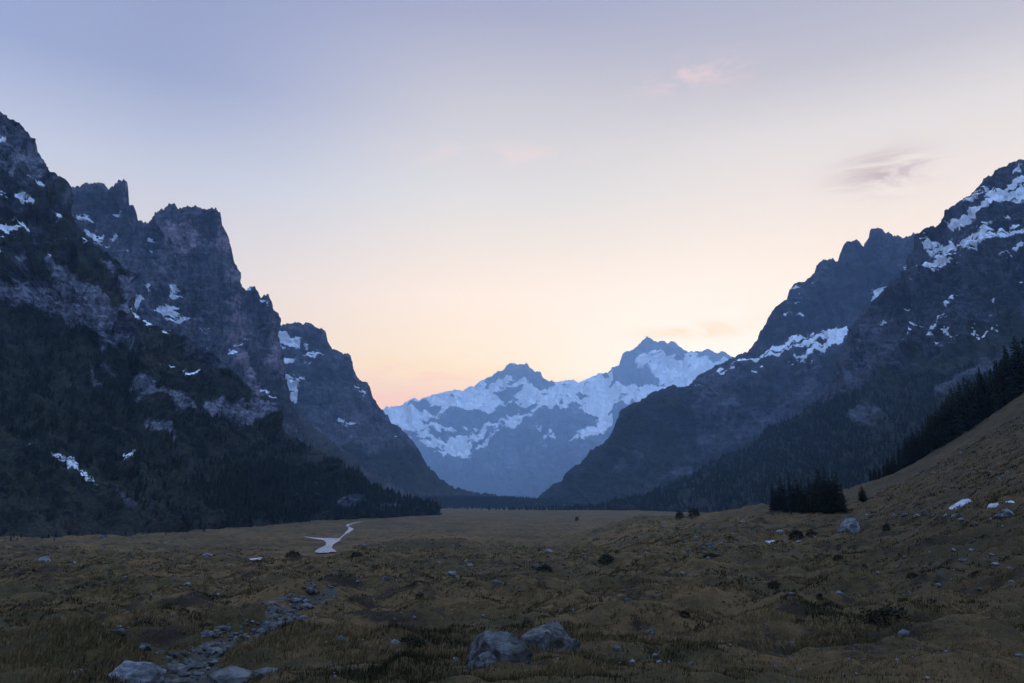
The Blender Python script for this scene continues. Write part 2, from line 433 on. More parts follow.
L2_rows = [
 [(20,205,2650),(60,194,2600),(67,190,2580),(78,187,2570),(83,185,2570),(90,183,2560),(97,182,2560),(103,182,2560),(108,187,2560),(113,188,2560),(117,184,2555),(118.5,179.5,2550),(124,179.5,2550),(127.5,183,2550),(129,194,2550),(129.6,204,2555),(134,205,2560),(136,212,2565),(138,219,2570),(146,221,2575),(149,221,2575),(152,216,2560),(158,211,2545),(165,207,2530),(170,204.5,2520),(174,204,2520),(177,208,2520),(180,205.5,2510),(187,205,2505),(200,207,2500),(207,210,2500),(215,208,2500),(220,213,2500),(222,225,2500),(226,233,2505),(230,246,2510),(233,259,2515),(236,275,2520),(238,283,2530),(243,287,2560),(246,288,2565),(250,285.5,2560),(255,288,2560),(259,295,2565),(261,298,2570),(264,296,2570),(267,295,2570),(271,299,2575),(273.5,306,2580),(274.5,322,2590),(276,334,2600),(280,355,2620),(286,380,2650),(292,405,2700),(310,424,2790),(330,441,2880),(360,464,2980),(400,489,3100),(440,506,3220)],
 [(20,315,2420),(67,312,2400),(110,300,2400),(130,322,2380),(160,326,2360),(200,350,2330),(240,374,2330),(262,392,2380),(276,398,2450),(292,413,2600),(330,446,2820),(440,507,3190)],
 [(20,430,2050),(130,430,2050),(200,440,2080),(276,455,2200),(330,475,2450),(440,510,3000)],
 [(20,515,1750),(130,515,1750),(276,515,1950),(330,515,2200),(440,516,2900)],
]
L2_rows = [[(a, b, c * 1.12) for a, b, c in r] for r in L2_rows]
L2_snow = [
 [(76,219),(82,217),(92,218),(93,222),(80,221)], [(82,231),(87,229),(95,235),(106,233),(101,245),(93,240)], [(109,238),(117,236),(118,239),(112,241)], [(109,210),(121,211),(113,213)],
 [(148,240),(153,239),(154,243),(150,243)], [(126,252),(129,253),(129,257),(126,255)], [(154,253),(158,255),(155,256)], [(104,246),(110,247),(106,249)],
 [(129,298),(136,296),(145,299),(141,304),(137,310),(131,305)], [(172,288),(177,286),(183,298),(175,300),(171,298)],
 [(155,311),(160,307),(166,305),(172,308),(180,309),(182,315),(191,319),(182,325),(170,323),(164,316)], [(227,348),(236,350),(235,355),(228,355)],
 [(255,383),(262,393),(272,401),(265,401),(257,392)], [(149,286),(156,288),(152,294)], [(236,345),(243,344),(240,348)], [(246,288),(250,288),(250,293),(246,291)], [(261,301),(266,304),(264,309),(260,306)],
 [(200,330),(208,332),(203,334)], [(205,347),(212,349),(207,351)],
]
L2_pale = [[(162,225),(180,216),(200,222),(206,240),(190,262),(172,272),(162,250)], [(217,215),(223,228),(232,260),(236,284),(228,290),(222,255)], [(124,180),(129,186),(129,206),(122,200)],
 [(225,290),(238,290),(244,340),(260,390),(280,420),(330,455),(300,455),(250,410),(228,350)], [(266,300),(274,308),(275,345),(284,385),(274,390),(266,340)]]
MAT_L2 = mountain_mat('tower_mountain', 2.6, (.042, .041, .054), (.205, .178, .195), (.40, .29, .305), T1, (.04, .036, .024))  # pinkish pale tone: lighter rock, with afterglow on the cliffs painted in
mountain('mountain', L2_rows, .8, MAT_L2, 4.5, 40, (.12, 1.), 1.5, L2_snow, L2_pale,
         lambda PX, py, w1, w2, pa, d, N: np.clip(.55 * smooth(330, 420, py + .0 * PX) + .3 * w2 * smooth(320, 380, py), 0, .6), None, 5.1, ledge=.7, stretch=3.6, label=
         'mountain of blue grey rock towers with a flat topped block and thin spire')

L3_rows = [
 [(235,360,4350),(262,338,4330),(274,330,4320),(280,325,4310),(287,323,4300),(292,323.5,4300),(297,321,4300),(303,324,4290),(309,322.5,4290),(318,327,4280),(322,329.5,4270),(326,330.5,4260),(328,341,4250),(331,347,4240),(340,353,4230),(344,354.5,4220),(348,353,4210),(351,357,4200),(353,369,4190),(356,377,4180),(361,381,4180),(367,381.5,4170),(370,388,4160),(373,398,4160),(379,408,4180),(388,416,4200),(392,423,4210),(400,429,4240),(406,433,4250),(413,441,4270),(422,455,4300),(427,465,4330),(440,477,4400),(456,487,4480),(478,493,4600),(514,500,4800),(545,504,4950)],
 [(235,410,4050),(297,422,4020),(335,424,4000),(352,434,3980),(372,440,4000),(390,450,4060),(422,470,4220),(440,484,4330),(478,496,4560),(545,505,4920)],
 [(235,470,3600),(300,470,3600),(370,480,3700),(422,492,3950),(478,502,4400),(545,507,4850)],
 [(235,518,3100),(370,518,3250),(422,516,3550),(545,516,4700)],
]
L3_rows = [[(a, b, c * 1.15) for a, b, c in r] for r in L3_rows]
L3_snow = [
 [(267,334),(275,331),(284,333),(292,337),(302,340),(300,346),(290,348),(283,351),(277,350),(270,347)], [(270,353),(280,353),(286,360),(299,364),(290,367),(284,370),(290,378),(298,382),(306,378),(299,390),(300,398),(296,407),(289,396),(281,380),(273,364)],
 [(303,345),(311,342),(306,349)], [(305,356),(312,351),(325,355),(315,360)], [(354,388),(368,392),(362,399),(357,394)], [(330,418),(344,419),(353,427),(342,423)], [(300,366),(313,364),(305,369)], [(312,347),(320,349),(314,350)], [(388,434),(396,438),(393,440)],
]
L3_pale = [[(325,385),(350,390),(362,410),(372,440),(352,432),(330,425)], [(350,360),(356,380),(366,386),(372,400),(362,400),(350,380)], [(300,430),(340,440),(380,465),(330,455)]]
MAT_L3 = mountain_mat('far_left_mountain', 4.5, (.032, .034, .045), (.155, .138, .155), (.18, .155, .17), T1, (.035, .032, .022))
mountain('mountain', L3_rows, .8, MAT_L3, 4.5, 38, (.35, .93), 1.2, L3_snow, L3_pale,
         lambda PX, py, w1, w2, pa, d, N: np.clip(.8 * smooth(425, 470, py + w2 * 12), 0, .8), None, 9.4, ledge=.7, stretch=3.2, label=
         'stepped blue mountain with a snow gully, behind the rock towers', lift=.4)

F_rows = [
 [(340,425,10900),(372,414,10800),(386,408,10700),(395,406,10700),(402,405,10700),(410,401,10650),(416,398,10600),(418,400,10600),(428,396,10600),(435,391.5,10600),(440,393,10600),(456,391.5,10550),(468,388,10500),(478,384,10450),(485,379,10400),(492,376,10400),(499,371,10400),(503,371,10400),(507,366,10400),(510,365,10400),(517,364.5,10400),(525,364,10400),(527,364,10400),(530,369,10400),(534,371,10400),(541,371,10400),(543,376,10400),(549,381,10450),(553,382,10500),(566,382,10550),(573,381,10550),(578,383,10550),(584,380,10500),(599,374,10450),(613,368,10400),(618,367,10350),(621,360,10300),(623,353,10300),(630,351,10300),(636,347,10250),(642,341,10250),(647,337,10250),(652,340,10250),(657,343.5,10250),(660,341.5,10250),(663,341,10250),(667,344,10250),(671,342,10250),(674,342,10250),(678,346,10250),(688,352,10300),(695,351.5,10350),(702,352,10400),(706,350,10400),(709,350,10400),(713,353,10400),(718,354,10400),(723,353,10400),(729,357,10400),(760,370,10400),(830,395,10400)],
 [(340,440,10200),(400,425,10100),(440,412,9900),(480,402,9900),(520,390,9950),(560,396,10000),(600,390,9900),(640,372,9950),(690,372,9950),(760,395,9900),(830,415,9900)],
 [(340,460,9500),(420,440,9350),(470,428,9300),(520,412,9500),(560,410,9500),(600,405,9350),(650,392,9500),(760,420,9300),(830,430,9300)],
 [(340,470,9000),(430,455,8900),(480,450,8700),(520,432,8900),(560,425,8700),(600,425,8500),(700,420,8500),(830,450,8500)],
 [(340,490,8200),(440,482,8300),(490,480,8200),(520,470,7900),(560,455,7600),(600,450,7500),(830,480,7500)],
 [(340,520,6900),(490,512,7100),(600,512,6500),(830,515,6500)],
]
F_rows = [[(a, b, c * 2.45) for a, b, c in r] for r in F_rows]
F_rock = [
 [(418,418),(453,410),(494,413),(502,404),(513,401),(520,405),(539,409),(525,414),(516,418),(495,425),(478,428),(439,428),(425,421)],
 [(430,431),(451,430),(481,428),(478,434),(457,435),(443,440),(430,439)], [(410,405),(425,401),(441,405),(436,410),(411,409)],
 [(482,383),(500,371),(509,363),(530,363),(543,368),(554,384),(546,391),(531,387),(524,380),(513,380),(504,376),(494,385)], [(494,394),(500,387),(512,384),(524,390),(514,394),(520,402),(505,400),(500,396)],
 [(609,383),(619,366),(622,350),(637,345),(647,334),(657,341),(673,340),(690,350),(681,362),(665,354),(650,352),(640,357),(635,365),(645,369),(655,378),(663,387),(640,386),(625,388)],
 [(690,349),(710,347),(735,352),(735,362),(722,360),(712,364),(700,358)], [(600,372),(614,366),(618,370),(606,375)],
 [(524,424),(545,409),(556,414),(568,409),(582,404),(577,414),(574,420),(588,417),(601,417),(592,425),(575,438),(560,470),(480,480),(482,450),(500,438)],
 [(606,415),(622,405),(632,404),(620,420),(608,424)], [(578,398),(586,396),(588,401),(580,402)],
]
F_snow = [
 [(386,410),(400,404),(420,420),(432,432),(432,440),(446,440),(472,436),(472,450),(466,458),(456,456),(445,461),(436,453),(420,446),(410,432),(398,420)],
 [(474,447),(484,440),(502,432),(497,440),(482,449)], [(476,436),(490,430),(505,424),(516,417),(519,410),(522,417),(534,414),(524,422),(520,428),(505,430),(490,434),(478,440)],
 [(541,444),(547,437),(550,426),(552,434),(558,436),(550,442),(546,445)], [(566,444),(578,436),(594,425),(606,417),(616,413),(612,424),(598,436),(584,444),(572,446)], [(536,428),(544,429),(540,432)], [(436,418),(446,416),(440,420)],
]
def F_snowfn(PX, py, sn, w1, w2, disp):
    line = np.interp(PX, [340, 420, 470, 520, 560, 600, 650, 830], [440, 442, 440, 420, 416, 420, 425, 440])
    s = smooth(5, -7, py - line + w2 * 14 + w1 * 6)
    for pl in F_rock:
        s = np.minimum(s, 1 - smooth(-2, 2, poly_sd(PX, py, pl) + w1 * 3.0))
    s = np.maximum(s, sn)
    return np.clip(s * (1.0 - .3 * smooth(.2, .8, disp)) * (1 - .35 * smooth(.2, .5, w1)), 0, 1)
MAT_F = mountain_mat('snow_mountain', 25., (.07, .075, .09), (.22, .215, .235), (.3, .29, .3), (.06, .062, .06), (.13, .125, .12), (.95, .92, .88))  # lighter grey tones at the foot paint in the valley-end mist
mountain('mountain', F_rows, .7, MAT_F, 3.8, 32, (.1, 1.), .8, F_snow, [], lambda PX, py, w1, w2, pa, d, N: np.clip(.5 * smooth(450, 485, py + w2 * 10), 0, 1), F_snowfn, 13.3, ledge=.25, stretch=1.5, label=
         'distant snow covered mountain with two rocky summits closing the valley end')

R2_rows = [
 [(690,385,3960),(715,366,3950),(730,358,3950),(740,355,3940),(747,352,3940),(751,349,3930),(757,342,3920),(760,334,3915),(766,326,3910),(768,318,3905),(773,310,3900),(780,303,3900),(787,298,3900),(789,291,3900),(793,285,3900),(803,280,3895),(811,276,3890),(814,274,3885),(816,267,3880),(820,261,3880),(823,259,3880),(827,261,3880),(830,259,3880),(834,261,3880),(838,263,3880),(840,255,3880),(843,248,3875),(847,243,3870),(853,241,3870),(857,240.5,3870),(861,245,3870),(863.5,246,3870),(865,242,3870),(869,238,3870),(869.5,231,3870),(873,228,3870),(877,227,3870),(882,231,3870),(885,233,3870),(888,232,3870),(893,235,3870),(898,235,3870),(902,239,3870),(906,237,3870),(911,235.5,3870),(913,232.5,3870),(920,234,3870),(945,245,3870)],
 [(690,395,3800),(740,372,3780),(796,352,3740),(850,333,3720),(913,298,3720),(945,290,3720)],
 [(690,470,3400),(796,440,3350),(945,400,3300)],
]
R2_rows = [[(a, b, c * 1.2) for a, b, c in r] for r in R2_rows]
R2_snow = [[(790,288),(801,287),(796,291)], [(788,301),(803,302),(796,304)], [(798,316),(803,317),(801,319)], [(784,315),(791,315),(786,317)], [(871,290),(884,288),(895,281),(902,275),(901,282),(890,291),(880,297),(874,299)], [(902,270),(908,266),(908,272),(903,274)], [(870,297),(878,293),(878,300),(873,305)], [(812,282),(816,283),(813,285)]]
MAT_R2 = mountain_mat('right_tower_mountain', 4.2, (.026, .031, .046), (.11, .11, .138), (.17, .165, .18), T1, T2)
mountain('mountain', R2_rows, .8, MAT_R2, 4.2, 34, (-.05, 1.), 1.3, R2_snow, [], None, None, 21.2, ledge=.5, stretch=4., label='jagged blue rock towers rising above a snow ledge on the right')

R1b_rows = [
 [(515,506,4400),(530,502,4300),(540,496,4200),(555,486,4100),(563,481,4050),(570,471,4000),(580,464,3960),(590,453,3920),(600,446,3880),(608,438,3850),(613,430,3820),(618,418,3800),(622,410,3780),(630,405,3750),(640,402,3720),(648,397,3700),(660,391,3680),(674,386,3650),(680,387,3640),(692,384,3600),(694,378,3590),(700,373,3575),(712,369,3560),(720,366,3560),(732,361,3580),(740,357,3600),(765,349,3600),(796,335,3600),(824,330,3580),(848,324,3550),(900,310,3500),(980,330,3400)],
 [(515,506.5,4390),(555,488,4080),(600,450,3850),(619,424,3750),(650,402,3650),(694,388,3500),(720,376,3420),(740,371,3400),(796,361,3340),(848,350,3280),(900,345,3230),(980,360,3200)],
 [(515,507,4380),(555,494,4020),(600,474,3720),(650,448,3520),(694,440,3380),(740,432,3230),(796,408,3160),(848,395,3100),(980,400,3000)],
 [(515,514,4200),(555,514,3800),(600,514,3350),(650,514,2980),(694,515,2800),(796,515,2600),(980,515,2400)],
]
R1b_rows = [[(a, b, c * 1.2) for a, b, c in r] for r in R1b_rows]
R1b_snow = [
 [(714,374),(722,370),(735,363),(750,358),(764,354),(780,345),(796,335),(797,339),(802,340),(824,332),(835,329),(848,323),(847,339),(838,344),(829,350),(812,355),(793,363),(786,363),(797,356),(810,350),(806,348),(791,351),(778,355),(763,362),(750,363),(737,368),(724,373)],
 [(690,391),(700,387),(695,391)], [(752,372),(762,370),(757,374)], [(806,366),(811,364),(810,367)],
]
R1b_pale = [[(824,384),(800,398),(775,420),(745,440),(700,468),(682,476),(722,442),(760,412),(790,386),(818,366)], [(694,372),(745,372),(740,400),(720,440),(700,450),(694,410)], [(612,462),(640,452),(650,460),(620,484),(604,486)], [(640,490),(690,470),(700,474),(650,500)]]
MAT_R1b = mountain_mat('right_mountain', 3.6, (.016, .019, .026), (.095, .09, .11), (.14, .13, .155), (.014, .017, .014), (.040, .038, .028))
mountain('mountain', R1b_rows, .8, MAT_R1b, 5., 45, (-.55, .83), 1.2, R1b_snow, R1b_pale,
         lambda PX, py, w1, w2, pa, d, N: np.clip(.35 + .55 * smooth(430, 490, py + w2 * 20) + .3 * smooth(690, 640, PX) + .4 * w2 - .8 * smooth(.3, .8, pa), 0, 1), None, 27.5,
         'dark blue mountain right of the valley mouth with a snow band on its shoulder')

R1_rows = [
 [(575,509,3050),(600,507,3000),(640,499,2950),(680,482,2900),(720,459,2850),(760,437,2800),(800,412,2750),(820,396,2710),(829,384,2700),(834,368,2710),(840,352,2730),(846,338,2750),(852,326,2770),(862,314,2800),(875,300,2830),(890,286,2850),(900,278,2860),(908,272,2870),(912,256,2890),(915,235,2900),(921,233,2890),(926,230,2880),(935,226,2870),(940,222,2860),(946,214,2850),(950,209,2850),(957,203,2840),(965,199,2830),(974,195,2815),(977,191,2810),(981,185,2800),(988,179,2790),(995,174,2780),(996,172,2775),(999.5,169.5,2770),(1001,171,2765),(1009,166,2750),(1016,161,2730),(1019,159.5,2720),(1024,160,2700),(1050,146,2650),(1100,120,2600),(1250,60,2400)],
 [(575,509.3,3045),(680,484,2880),(760,441,2770),(829,392,2660),(850,345,2680),(880,312,2700),(915,275,2700),(950,262,2600),(1000,240,2480),(1024,235,2440),(1100,215,2330),(1250,170,2150)],
 [(575,509.6,3040),(680,486,2860),(760,446,2740),(829,405,2580),(860,396,2480),(905,372,2400),(950,350,2300),(1024,330,2150),(1250,290,1900)],
 [(575,510,3030),(680,494,2700),(760,470,2480),(829,445,2200),(905,425,1950),(1024,400,1700),(1250,370,1500)],
 [(575,515,2980),(640,515,2600),(720,515,2000),(800,515,1600),(905,515,1250),(1024,515,1100),(1250,515,950)],
]
R1_rows = [[(a, b, c * .85) for a, b, c in r] for r in R1_rows]
R1_snow = [
 [(917,238),(926,235),(934,236),(941,242),(955,244),(963,240),(972,236),(986,230),(994,233),(1002,235),(1012,232),(1024,222),(1060,210),(1060,222),(1024,236),(1010,240),(990,247),(978,251),(967,256),(955,254),(945,256),(933,256),(929,252),(942,250),(928,247)],
 [(914,271),(922,265),(937,259),(950,260),(963,260),(950,268),(943,274),(936,277),(941,270),(928,268)],
 [(964,201),(976,197),(988,193),(998,198),(1009,195),(1017,187),(1024,184),(1060,170),(1060,190),(1024,206),(1012,204),(1004,208),(996,210),(986,215),(979,218),(972,224),(966,228),(952,231),(945,226),(944,221),(958,222),(968,219),(980,211),(992,204),(984,203),(975,206)],
 [(1013,175),(1024,168),(1024,176),(1016,179)], [(986,226),(998,224),(992,229)], [(1004,221),(1012,218),(1010,222)], [(1000,254),(1012,250),(1024,242),(1024,247),(1012,254)], [(1000,256),(1014,258),(1006,260)],
 [(961,294),(957,300),(953,308),(951,315),(943,325),(935,333),(928,332),(938,326),(947,316),(951,306),(956,296)],
 [(901,343),(907,338),(913,333),(919,333),(912,339),(905,345)], [(927,331),(937,334),(934,338),(928,336)], [(942,331),(952,330),(952,337),(956,342),(951,341),(946,335)],
 [(971,336),(977,333),(979,339),(988,339),(996,335),(1003,329),(1001,334),(992,341),(981,343)], [(903,309),(911,307),(908,313)], [(916,328),(926,326),(922,329)], [(970,325),(984,321),(976,326)], [(990,321),(998,319),(994,323)], [(1016,281),(1024,277),(1024,282)], [(916,284),(919,284),(918,286)], [(880,325),(889,323),(884,327)], [(990,299),(997,298),(994,302)], [(935,344),(941,344),(938,347)],
]
R1_pale = [[(836,360),(850,336),(880,310),(905,330),(880,370),(850,400),(832,405)], [(850,418),(870,408),(890,412),(878,425),(855,432)], [(826,478),(840,470),(848,466),(836,478)], [(880,415),(892,400),(894,414)], [(926,400),(960,372),(1000,356),(1024,345),(1024,360),(980,380),(940,404)]]
MAT_R1 = mountain_mat('right_near_mountain', 2.4, (.016, .019, .025), (.098, .094, .108), (.14, .135, .15), (.011, .014, .012), (.042, .040, .028))
def R1_turf(PX, py, w1, w2, pa, d, N):
    edge = np.interp(PX, [575, 800, 829, 870, 905, 950, 1024, 1250], [480, 400, 398, 385, 360, 345, 325, 290])
    return np.clip(.28 + .5 * w2 + .75 * smooth(-14, 14, py - edge + w2 * 18) - .3 * smooth(280, 200, py) - .8 * smooth(.3, .8, pa), 0, 1)
r1 = mountain('mountain', R1_rows, .9, MAT_R1, 6., 50, (-.6, .8), 1.2, R1_snow, R1_pale, R1_turf, None, 33.9,
         'tall mountain at the right edge with snow streaked top and dark wooded foot')
# ------------------------------------------------------------------ conifers
def simple_mat(name, c1, c2, sc, rough=.9, bump=0, dist=.05, obj_random=False):
    m, t, b = new_mat(name)
    co = t.node('ShaderNodeTexCoord').outputs['Object']
    n = t.noise(co, sc, 5, .65)
    c = t.mix(t.range(n, .35, .65), C(*c1), C(*c2))
    if obj_random:
        r = t.node('ShaderNodeObjectInfo').outputs['Random']
        h = t.node('ShaderNodeHueSaturation'); t.set(h.inputs['Color'], c); t.set(h.inputs['Value'], t.math('ADD', t.math('MULTIPLY', r, .7), .65)); c = h.outputs[0]
    t.set(b.inputs['Base Color'], c); b.inputs['Roughness'].default_value = rough
    if bump:
        bp = t.node('ShaderNodeBump', inp={'Strength': bump, 'Distance': dist}); t.set(bp.inputs['Height'], n); t.set(b.inputs['Normal'], bp.outputs[0])
    return m
M_NEEDLE = simple_mat('needles', (.004, .006, .003), (.013, .015, .006), 1.2, obj_random=True)
M_BARK = simple_mat('bark', (.03, .024, .02), (.075, .06, .05), 6)
M_FOREST = simple_mat('forest_needles', (.003, .005, .003), (.009, .012, .006), .05)

def spruce_meshes(seed, slim=1.0):
    """a tree of height 1: trunk mesh and crown mesh"""
    r = np.random.default_rng(seed)
    tv = []; tq = []; n = 7; lv = 9
    for k in range(lv):
        h = k / (lv - 1) * .97; rad = .014 * (1 - h) ** .8 + .0015
        for j in range(n):
            an = 2 * math.pi * j / n; tv.append((rad * math.cos(an) + .004 * math.sin(h * 5), rad * math.sin(an), h - .03))
    for k in range(lv - 1):
        for j in range(n): tq.append((k * n + j, k * n + (j + 1) % n, (k + 1) * n + (j + 1) % n, (k + 1) * n + j))
    V = []; Q = []
    nw = 26
    for k in range(nw):
        h0 = .07 + .91 * (k / (nw - 1)) ** .92
        L = slim * (.17 * (1 - h0) ** .75 * (1 - .35 * max(0, .16 - h0) / .16) + .012)
        nb = 9 if h0 < .7 else 6
        off = r.uniform(0, 6.28)
        for j in range(nb):
            if r.random() < .12: continue
            an = off + 2 * math.pi * j / nb + r.normal() * .18
            l = L * r.uniform(.65, 1.18); h = h0 + r.normal() * .010
            dr = (.30 if h0 < .5 else .05) * l + r.uniform(0, .012) - (.25 * l if h0 > .85 else 0)
            cd, sd_ = math.cos(an), math.sin(an)
            w = l * r.uniform(.24, .36) + .006
            # drooping spray: rachis of four stations with side fringes hanging down
            st = [(0, 0, .25), (.35, .12, 1), (.7, .55, .85), (1.0, 1.0, .12)]
            for side in (-1, 1):
                b0 = len(V)
                for (s, dz, ww) in st:
                    x = s * l; z = h - dr * dz
                    jit = r.uniform(.7, 1.25)
                    V.append((cd * x, sd_ * x, z))
                    y = side * w * ww * jit; zz = z - .45 * w * ww * jit - .006
                    xx = x + .25 * w * ww
                    V.append((cd * xx - sd_ * y, sd_ * xx + cd * y, zz))
                for q in range(3):
                    i = b0 + q * 2; Q.append((i, i + 2, i + 3, i + 1))
    b0 = len(V)
    for j in range(3):
        an = j * 2.1; V += [(0, 0, 1.0), (.006 * math.cos(an), .006 * math.sin(an), .95), (.012 * math.cos(an + .4), .012 * math.sin(an + .4), .90), (-.004 * math.cos(an), -.004 * math.sin(an), .93)]
        Q.append((b0 + 4 * j, b0 + 4 * j + 1, b0 + 4 * j + 2, b0 + 4 * j + 3))
    tm = mesh_np('trunk', np.array(tv), np.array(tq), M_BARK, True, link=False)
    cm = mesh_np('crown', np.array(V), np.array(Q), M_NEEDLE, False, link=False)
    return tm, cm
SPRUCE = [spruce_meshes(k, s) for k, s in zip(range(6), (1, .85, 1.1, .95, .8, 1.2))]
def spruce(x, y, h, wide, var, label, group=None):
    z = float(ground_z(np.array([x]), np.array([y]))[0])
    e = bpy.data.objects.new('spruce_tree', None); COL.objects.link(e)
    e.location = (x, y, z - .02 * h); e.rotation_euler = (0, 0, random.uniform(0, 6.28)); e.scale = (h * wide, h * wide, h)
    e.empty_display_size = .2
    tag(e, label, 'tree', group)
    for nm, me in zip(('trunk', 'crown'), SPRUCE[var]):
        o = bpy.data.objects.new(nm, me); COL.objects.link(o); o.parent = e

GROVE = [(774,510.5,481),(777,511,488),(782,511,475),(786,512,483),(791,511,474.5),(794,512.5,484),(799,512,477),(803,512.5,479),(807,513,485),(811,512,476),(815,513,483),(820,512,467.5),(823,513.5,474),(827,512.5,466),(831,514,477),(835,513,473),(839,512.5,471.5),(843,513.5,484),(817,514,494)]
for k, (px, by, ty) in enumerate(GROVE):
    x, y, z = at(px, by)
    r_ = math.hypot(x, y)
    if r_ > 560: x, y = x * 450 / r_, y * 450 / r_; z = float(ground_z(np.array([x]), np.array([y]))[0])
    zt = pt(px, ty, y)[2]
    spruce(x, y, max(4, zt - z), random.uniform(1.1, 1.5), k % 6, 'dark spruce of the tight grove standing alone on the right meadow', 'spruces of the meadow grove')
x, y, z = at(863, 503); spruce(x, y, pt(863, 485, y)[2] - z, 2.1, 2, 'small broad lone spruce just right of the tight grove')
TL = np.array([(852, 478), (863, 473), (884, 459), (912, 431), (930, 419), (955, 389), (973, 374), (1001, 362), (1007, 346), (1024, 337), (1060, 300), (1110, 270)])
for k in range(190):
    px = 872 + 210 * (k / 190) + random.uniform(-2, 2)
    y_ = RC * random.uniform(1.0, 1.13) * .86 if px > 905 else RC * random.uniform(.98, 1.05) * .9
    x = (px - CX) / F / 1.02 * y_
    z = float(ground_z(np.array([x]), np.array([y_]))[0])
    ty = np.interp(px, TL[:, 0], TL[:, 1]) + abs(random.gauss(0, 7))
    h = pt(px, ty, y_)[2] - z
    h = min(max(h, 5), 31) * random.uniform(.82, 1.0)
    spruce(x, y_, h, random.uniform(.75, 1.0), k % 6, 'dark spruce in the wood along the grassy crest on the right', 'spruces along the right crest')

def forest(name, pts, hs, label):
    """many small conifers in one mesh"""
    n = len(pts); T = 4; S_ = 6
    V = np.zeros((n, T * (S_ + 1), 3)); 
    an0 = RNG.uniform(0, 6.28, (n, T, 1))
    for k in range(T):
        zt = .34 + .66 * (k + 1) / T; zb = .10 + .62 * k / T
        rad = .20 * (1 - k / T) ** .8 + .02
        V[:, k * (S_ + 1), 2] = zt
        a = an0[:, k] + np.arange(S_) * 2 * math.pi / S_ + RNG.normal(0, .2, (n, S_))
        rr = rad * RNG.uniform(.6, 1.25, (n, S_))
        V[:, k * (S_ + 1) + 1:(k + 1) * (S_ + 1), 0] = rr * np.cos(a); V[:, k * (S_ + 1) + 1:(k + 1) * (S_ + 1), 1] = rr * np.sin(a)
        V[:, k * (S_ + 1) + 1:(k + 1) * (S_ + 1), 2] = zb - RNG.uniform(0, .08, (n, S_))
    V *= hs[:, None, None]; V[:, :, :2] *= RNG.uniform(.8, 1.15, (n, 1, 1)); V += pts[:, None, :]; V[:, :, 2] -= .04 * hs[:, None]
    tri = []
    for k in range(T):
        b = k * (S_ + 1)
        for j in range(S_): tri.append((b, b + 1 + j, b + 1 + (j + 1) % S_))
    tri = np.array(tri)
    Q = (tri[None] + (np.arange(n) * T * (S_ + 1))[:, None, None]).reshape(-1, 3)
    o = mesh_np(name, V.reshape(-1, 3), Q, M_FOREST, False)
    tag(o, label, 'forest', kind='stuff')
def on_sheet(sheet, poly, n, dens=None, seed=0, pal=.4):
    """points on a mountain sheet inside a region"""
    px, py, P, tu, pa, sn = sheet
    PX = np.broadcast_to(px, py.shape)
    s = poly_sd(PX, py, poly)
    cl = fbm(p3(PX / 24 + seed, py / 15), 4, .6).reshape(py.shape)
    Y = P[..., 1]
    # per unit of real area
    dA = np.linalg.norm(np.cross(np.gradient(P, axis=1), np.gradient(P, axis=0)), axis=-1)
    w = dA * smooth(-10, 4, s + cl * 16) * smooth(.6, .25, pa) * smooth(.3, 0, sn) * smooth(-.45, .15, cl + (0 if dens is None else dens(PX, py)))
    w = w.ravel(); k = RNG.choice(len(w), n, p=w / w.sum())
    q = P.reshape(-1, 3)[k] + RNG.normal(0, .8, (n, 3)) * [1, 1, .1]
    return q
q = on_sheet(l1, [(-160,300),(0,308),(60,326),(100,352),(150,392),(205,420),(262,428),(320,462),(380,490),(430,503),(436,510),(330,514),(262,520),(200,527),(120,500),(60,462),(0,425),(-160,400)], 3000, seed=3, dens=lambda a, b: -.25)
forest('spruce_forest', q, RNG.uniform(5, 11, len(q)), 'dark spruce forest on the foot of the near left mountain')
q2 = on_sheet(l1, [(200,490),(262,470),(330,478),(400,500),(437,506),(437,512),(330,513),(240,524)], 1500, seed=8, dens=lambda a, b: .5)
forest('spruce_forest', q2, RNG.uniform(9, 17, len(q2)), 'spruce treeline tapering out at the end of the left slope')
q = on_sheet(r1, [(560,512),(640,497),(700,474),(760,442),(828,402),(870,400),(920,390),(1024,360),(1240,330),(1240,515)], 9000, seed=5, dens=lambda a, b: .2)
forest('spruce_forest', q, RNG.uniform(9, 18, len(q)), 'dark spruce forest on the foot of the tall right mountain')
n = 7000
hx = RNG.normal(-250, 330, n); hy = np.where(RNG.random(n) < .5, RNG.normal(4060, 80, n), RNG.normal(4300, 170, n))
forest('spruce_forest', np.stack([hx, hy, ground_z(hx, hy)], -1), RNG.uniform(10, 22, n), 'blue band of far spruces across the valley mouth')
n = 520
ex = RNG.uniform(-40, 432, n); keep = fbm(p3(ex / 16, ex * 0), 3) > -.1; ex = ex[keep]
eY = .70 * np.interp(ex, [-170, 0, 66, 128, 200, 276, 360, 440], [640, 740, 790, 880, 1060, 1380, 1850, 2365]) - np.abs(RNG.normal(0, 26, len(ex))) + 12
eX = (ex - CX) / F / 1.02 * eY
forest('spruce_forest', np.stack([eX, eY, ground_z(eX, eY)], -1), RNG.uniform(1.5, 7, len(ex)) * RNG.uniform(.5, 1, len(ex)), 'low young spruces straggling out along the foot of the left slope')
px_ = 720 - 180 * np.abs(RNG.normal(0, .45, 1500)); yy_ = RNG.uniform(2350, 2800, 1500); xx_ = (px_ - CX) / F * yy_
forest('spruce_forest', np.stack([xx_, yy_, ground_z(xx_, yy_)], -1), RNG.uniform(8, 20, 1500), 'spruces in a strip below the dark blue mountain right of the valley mouth')

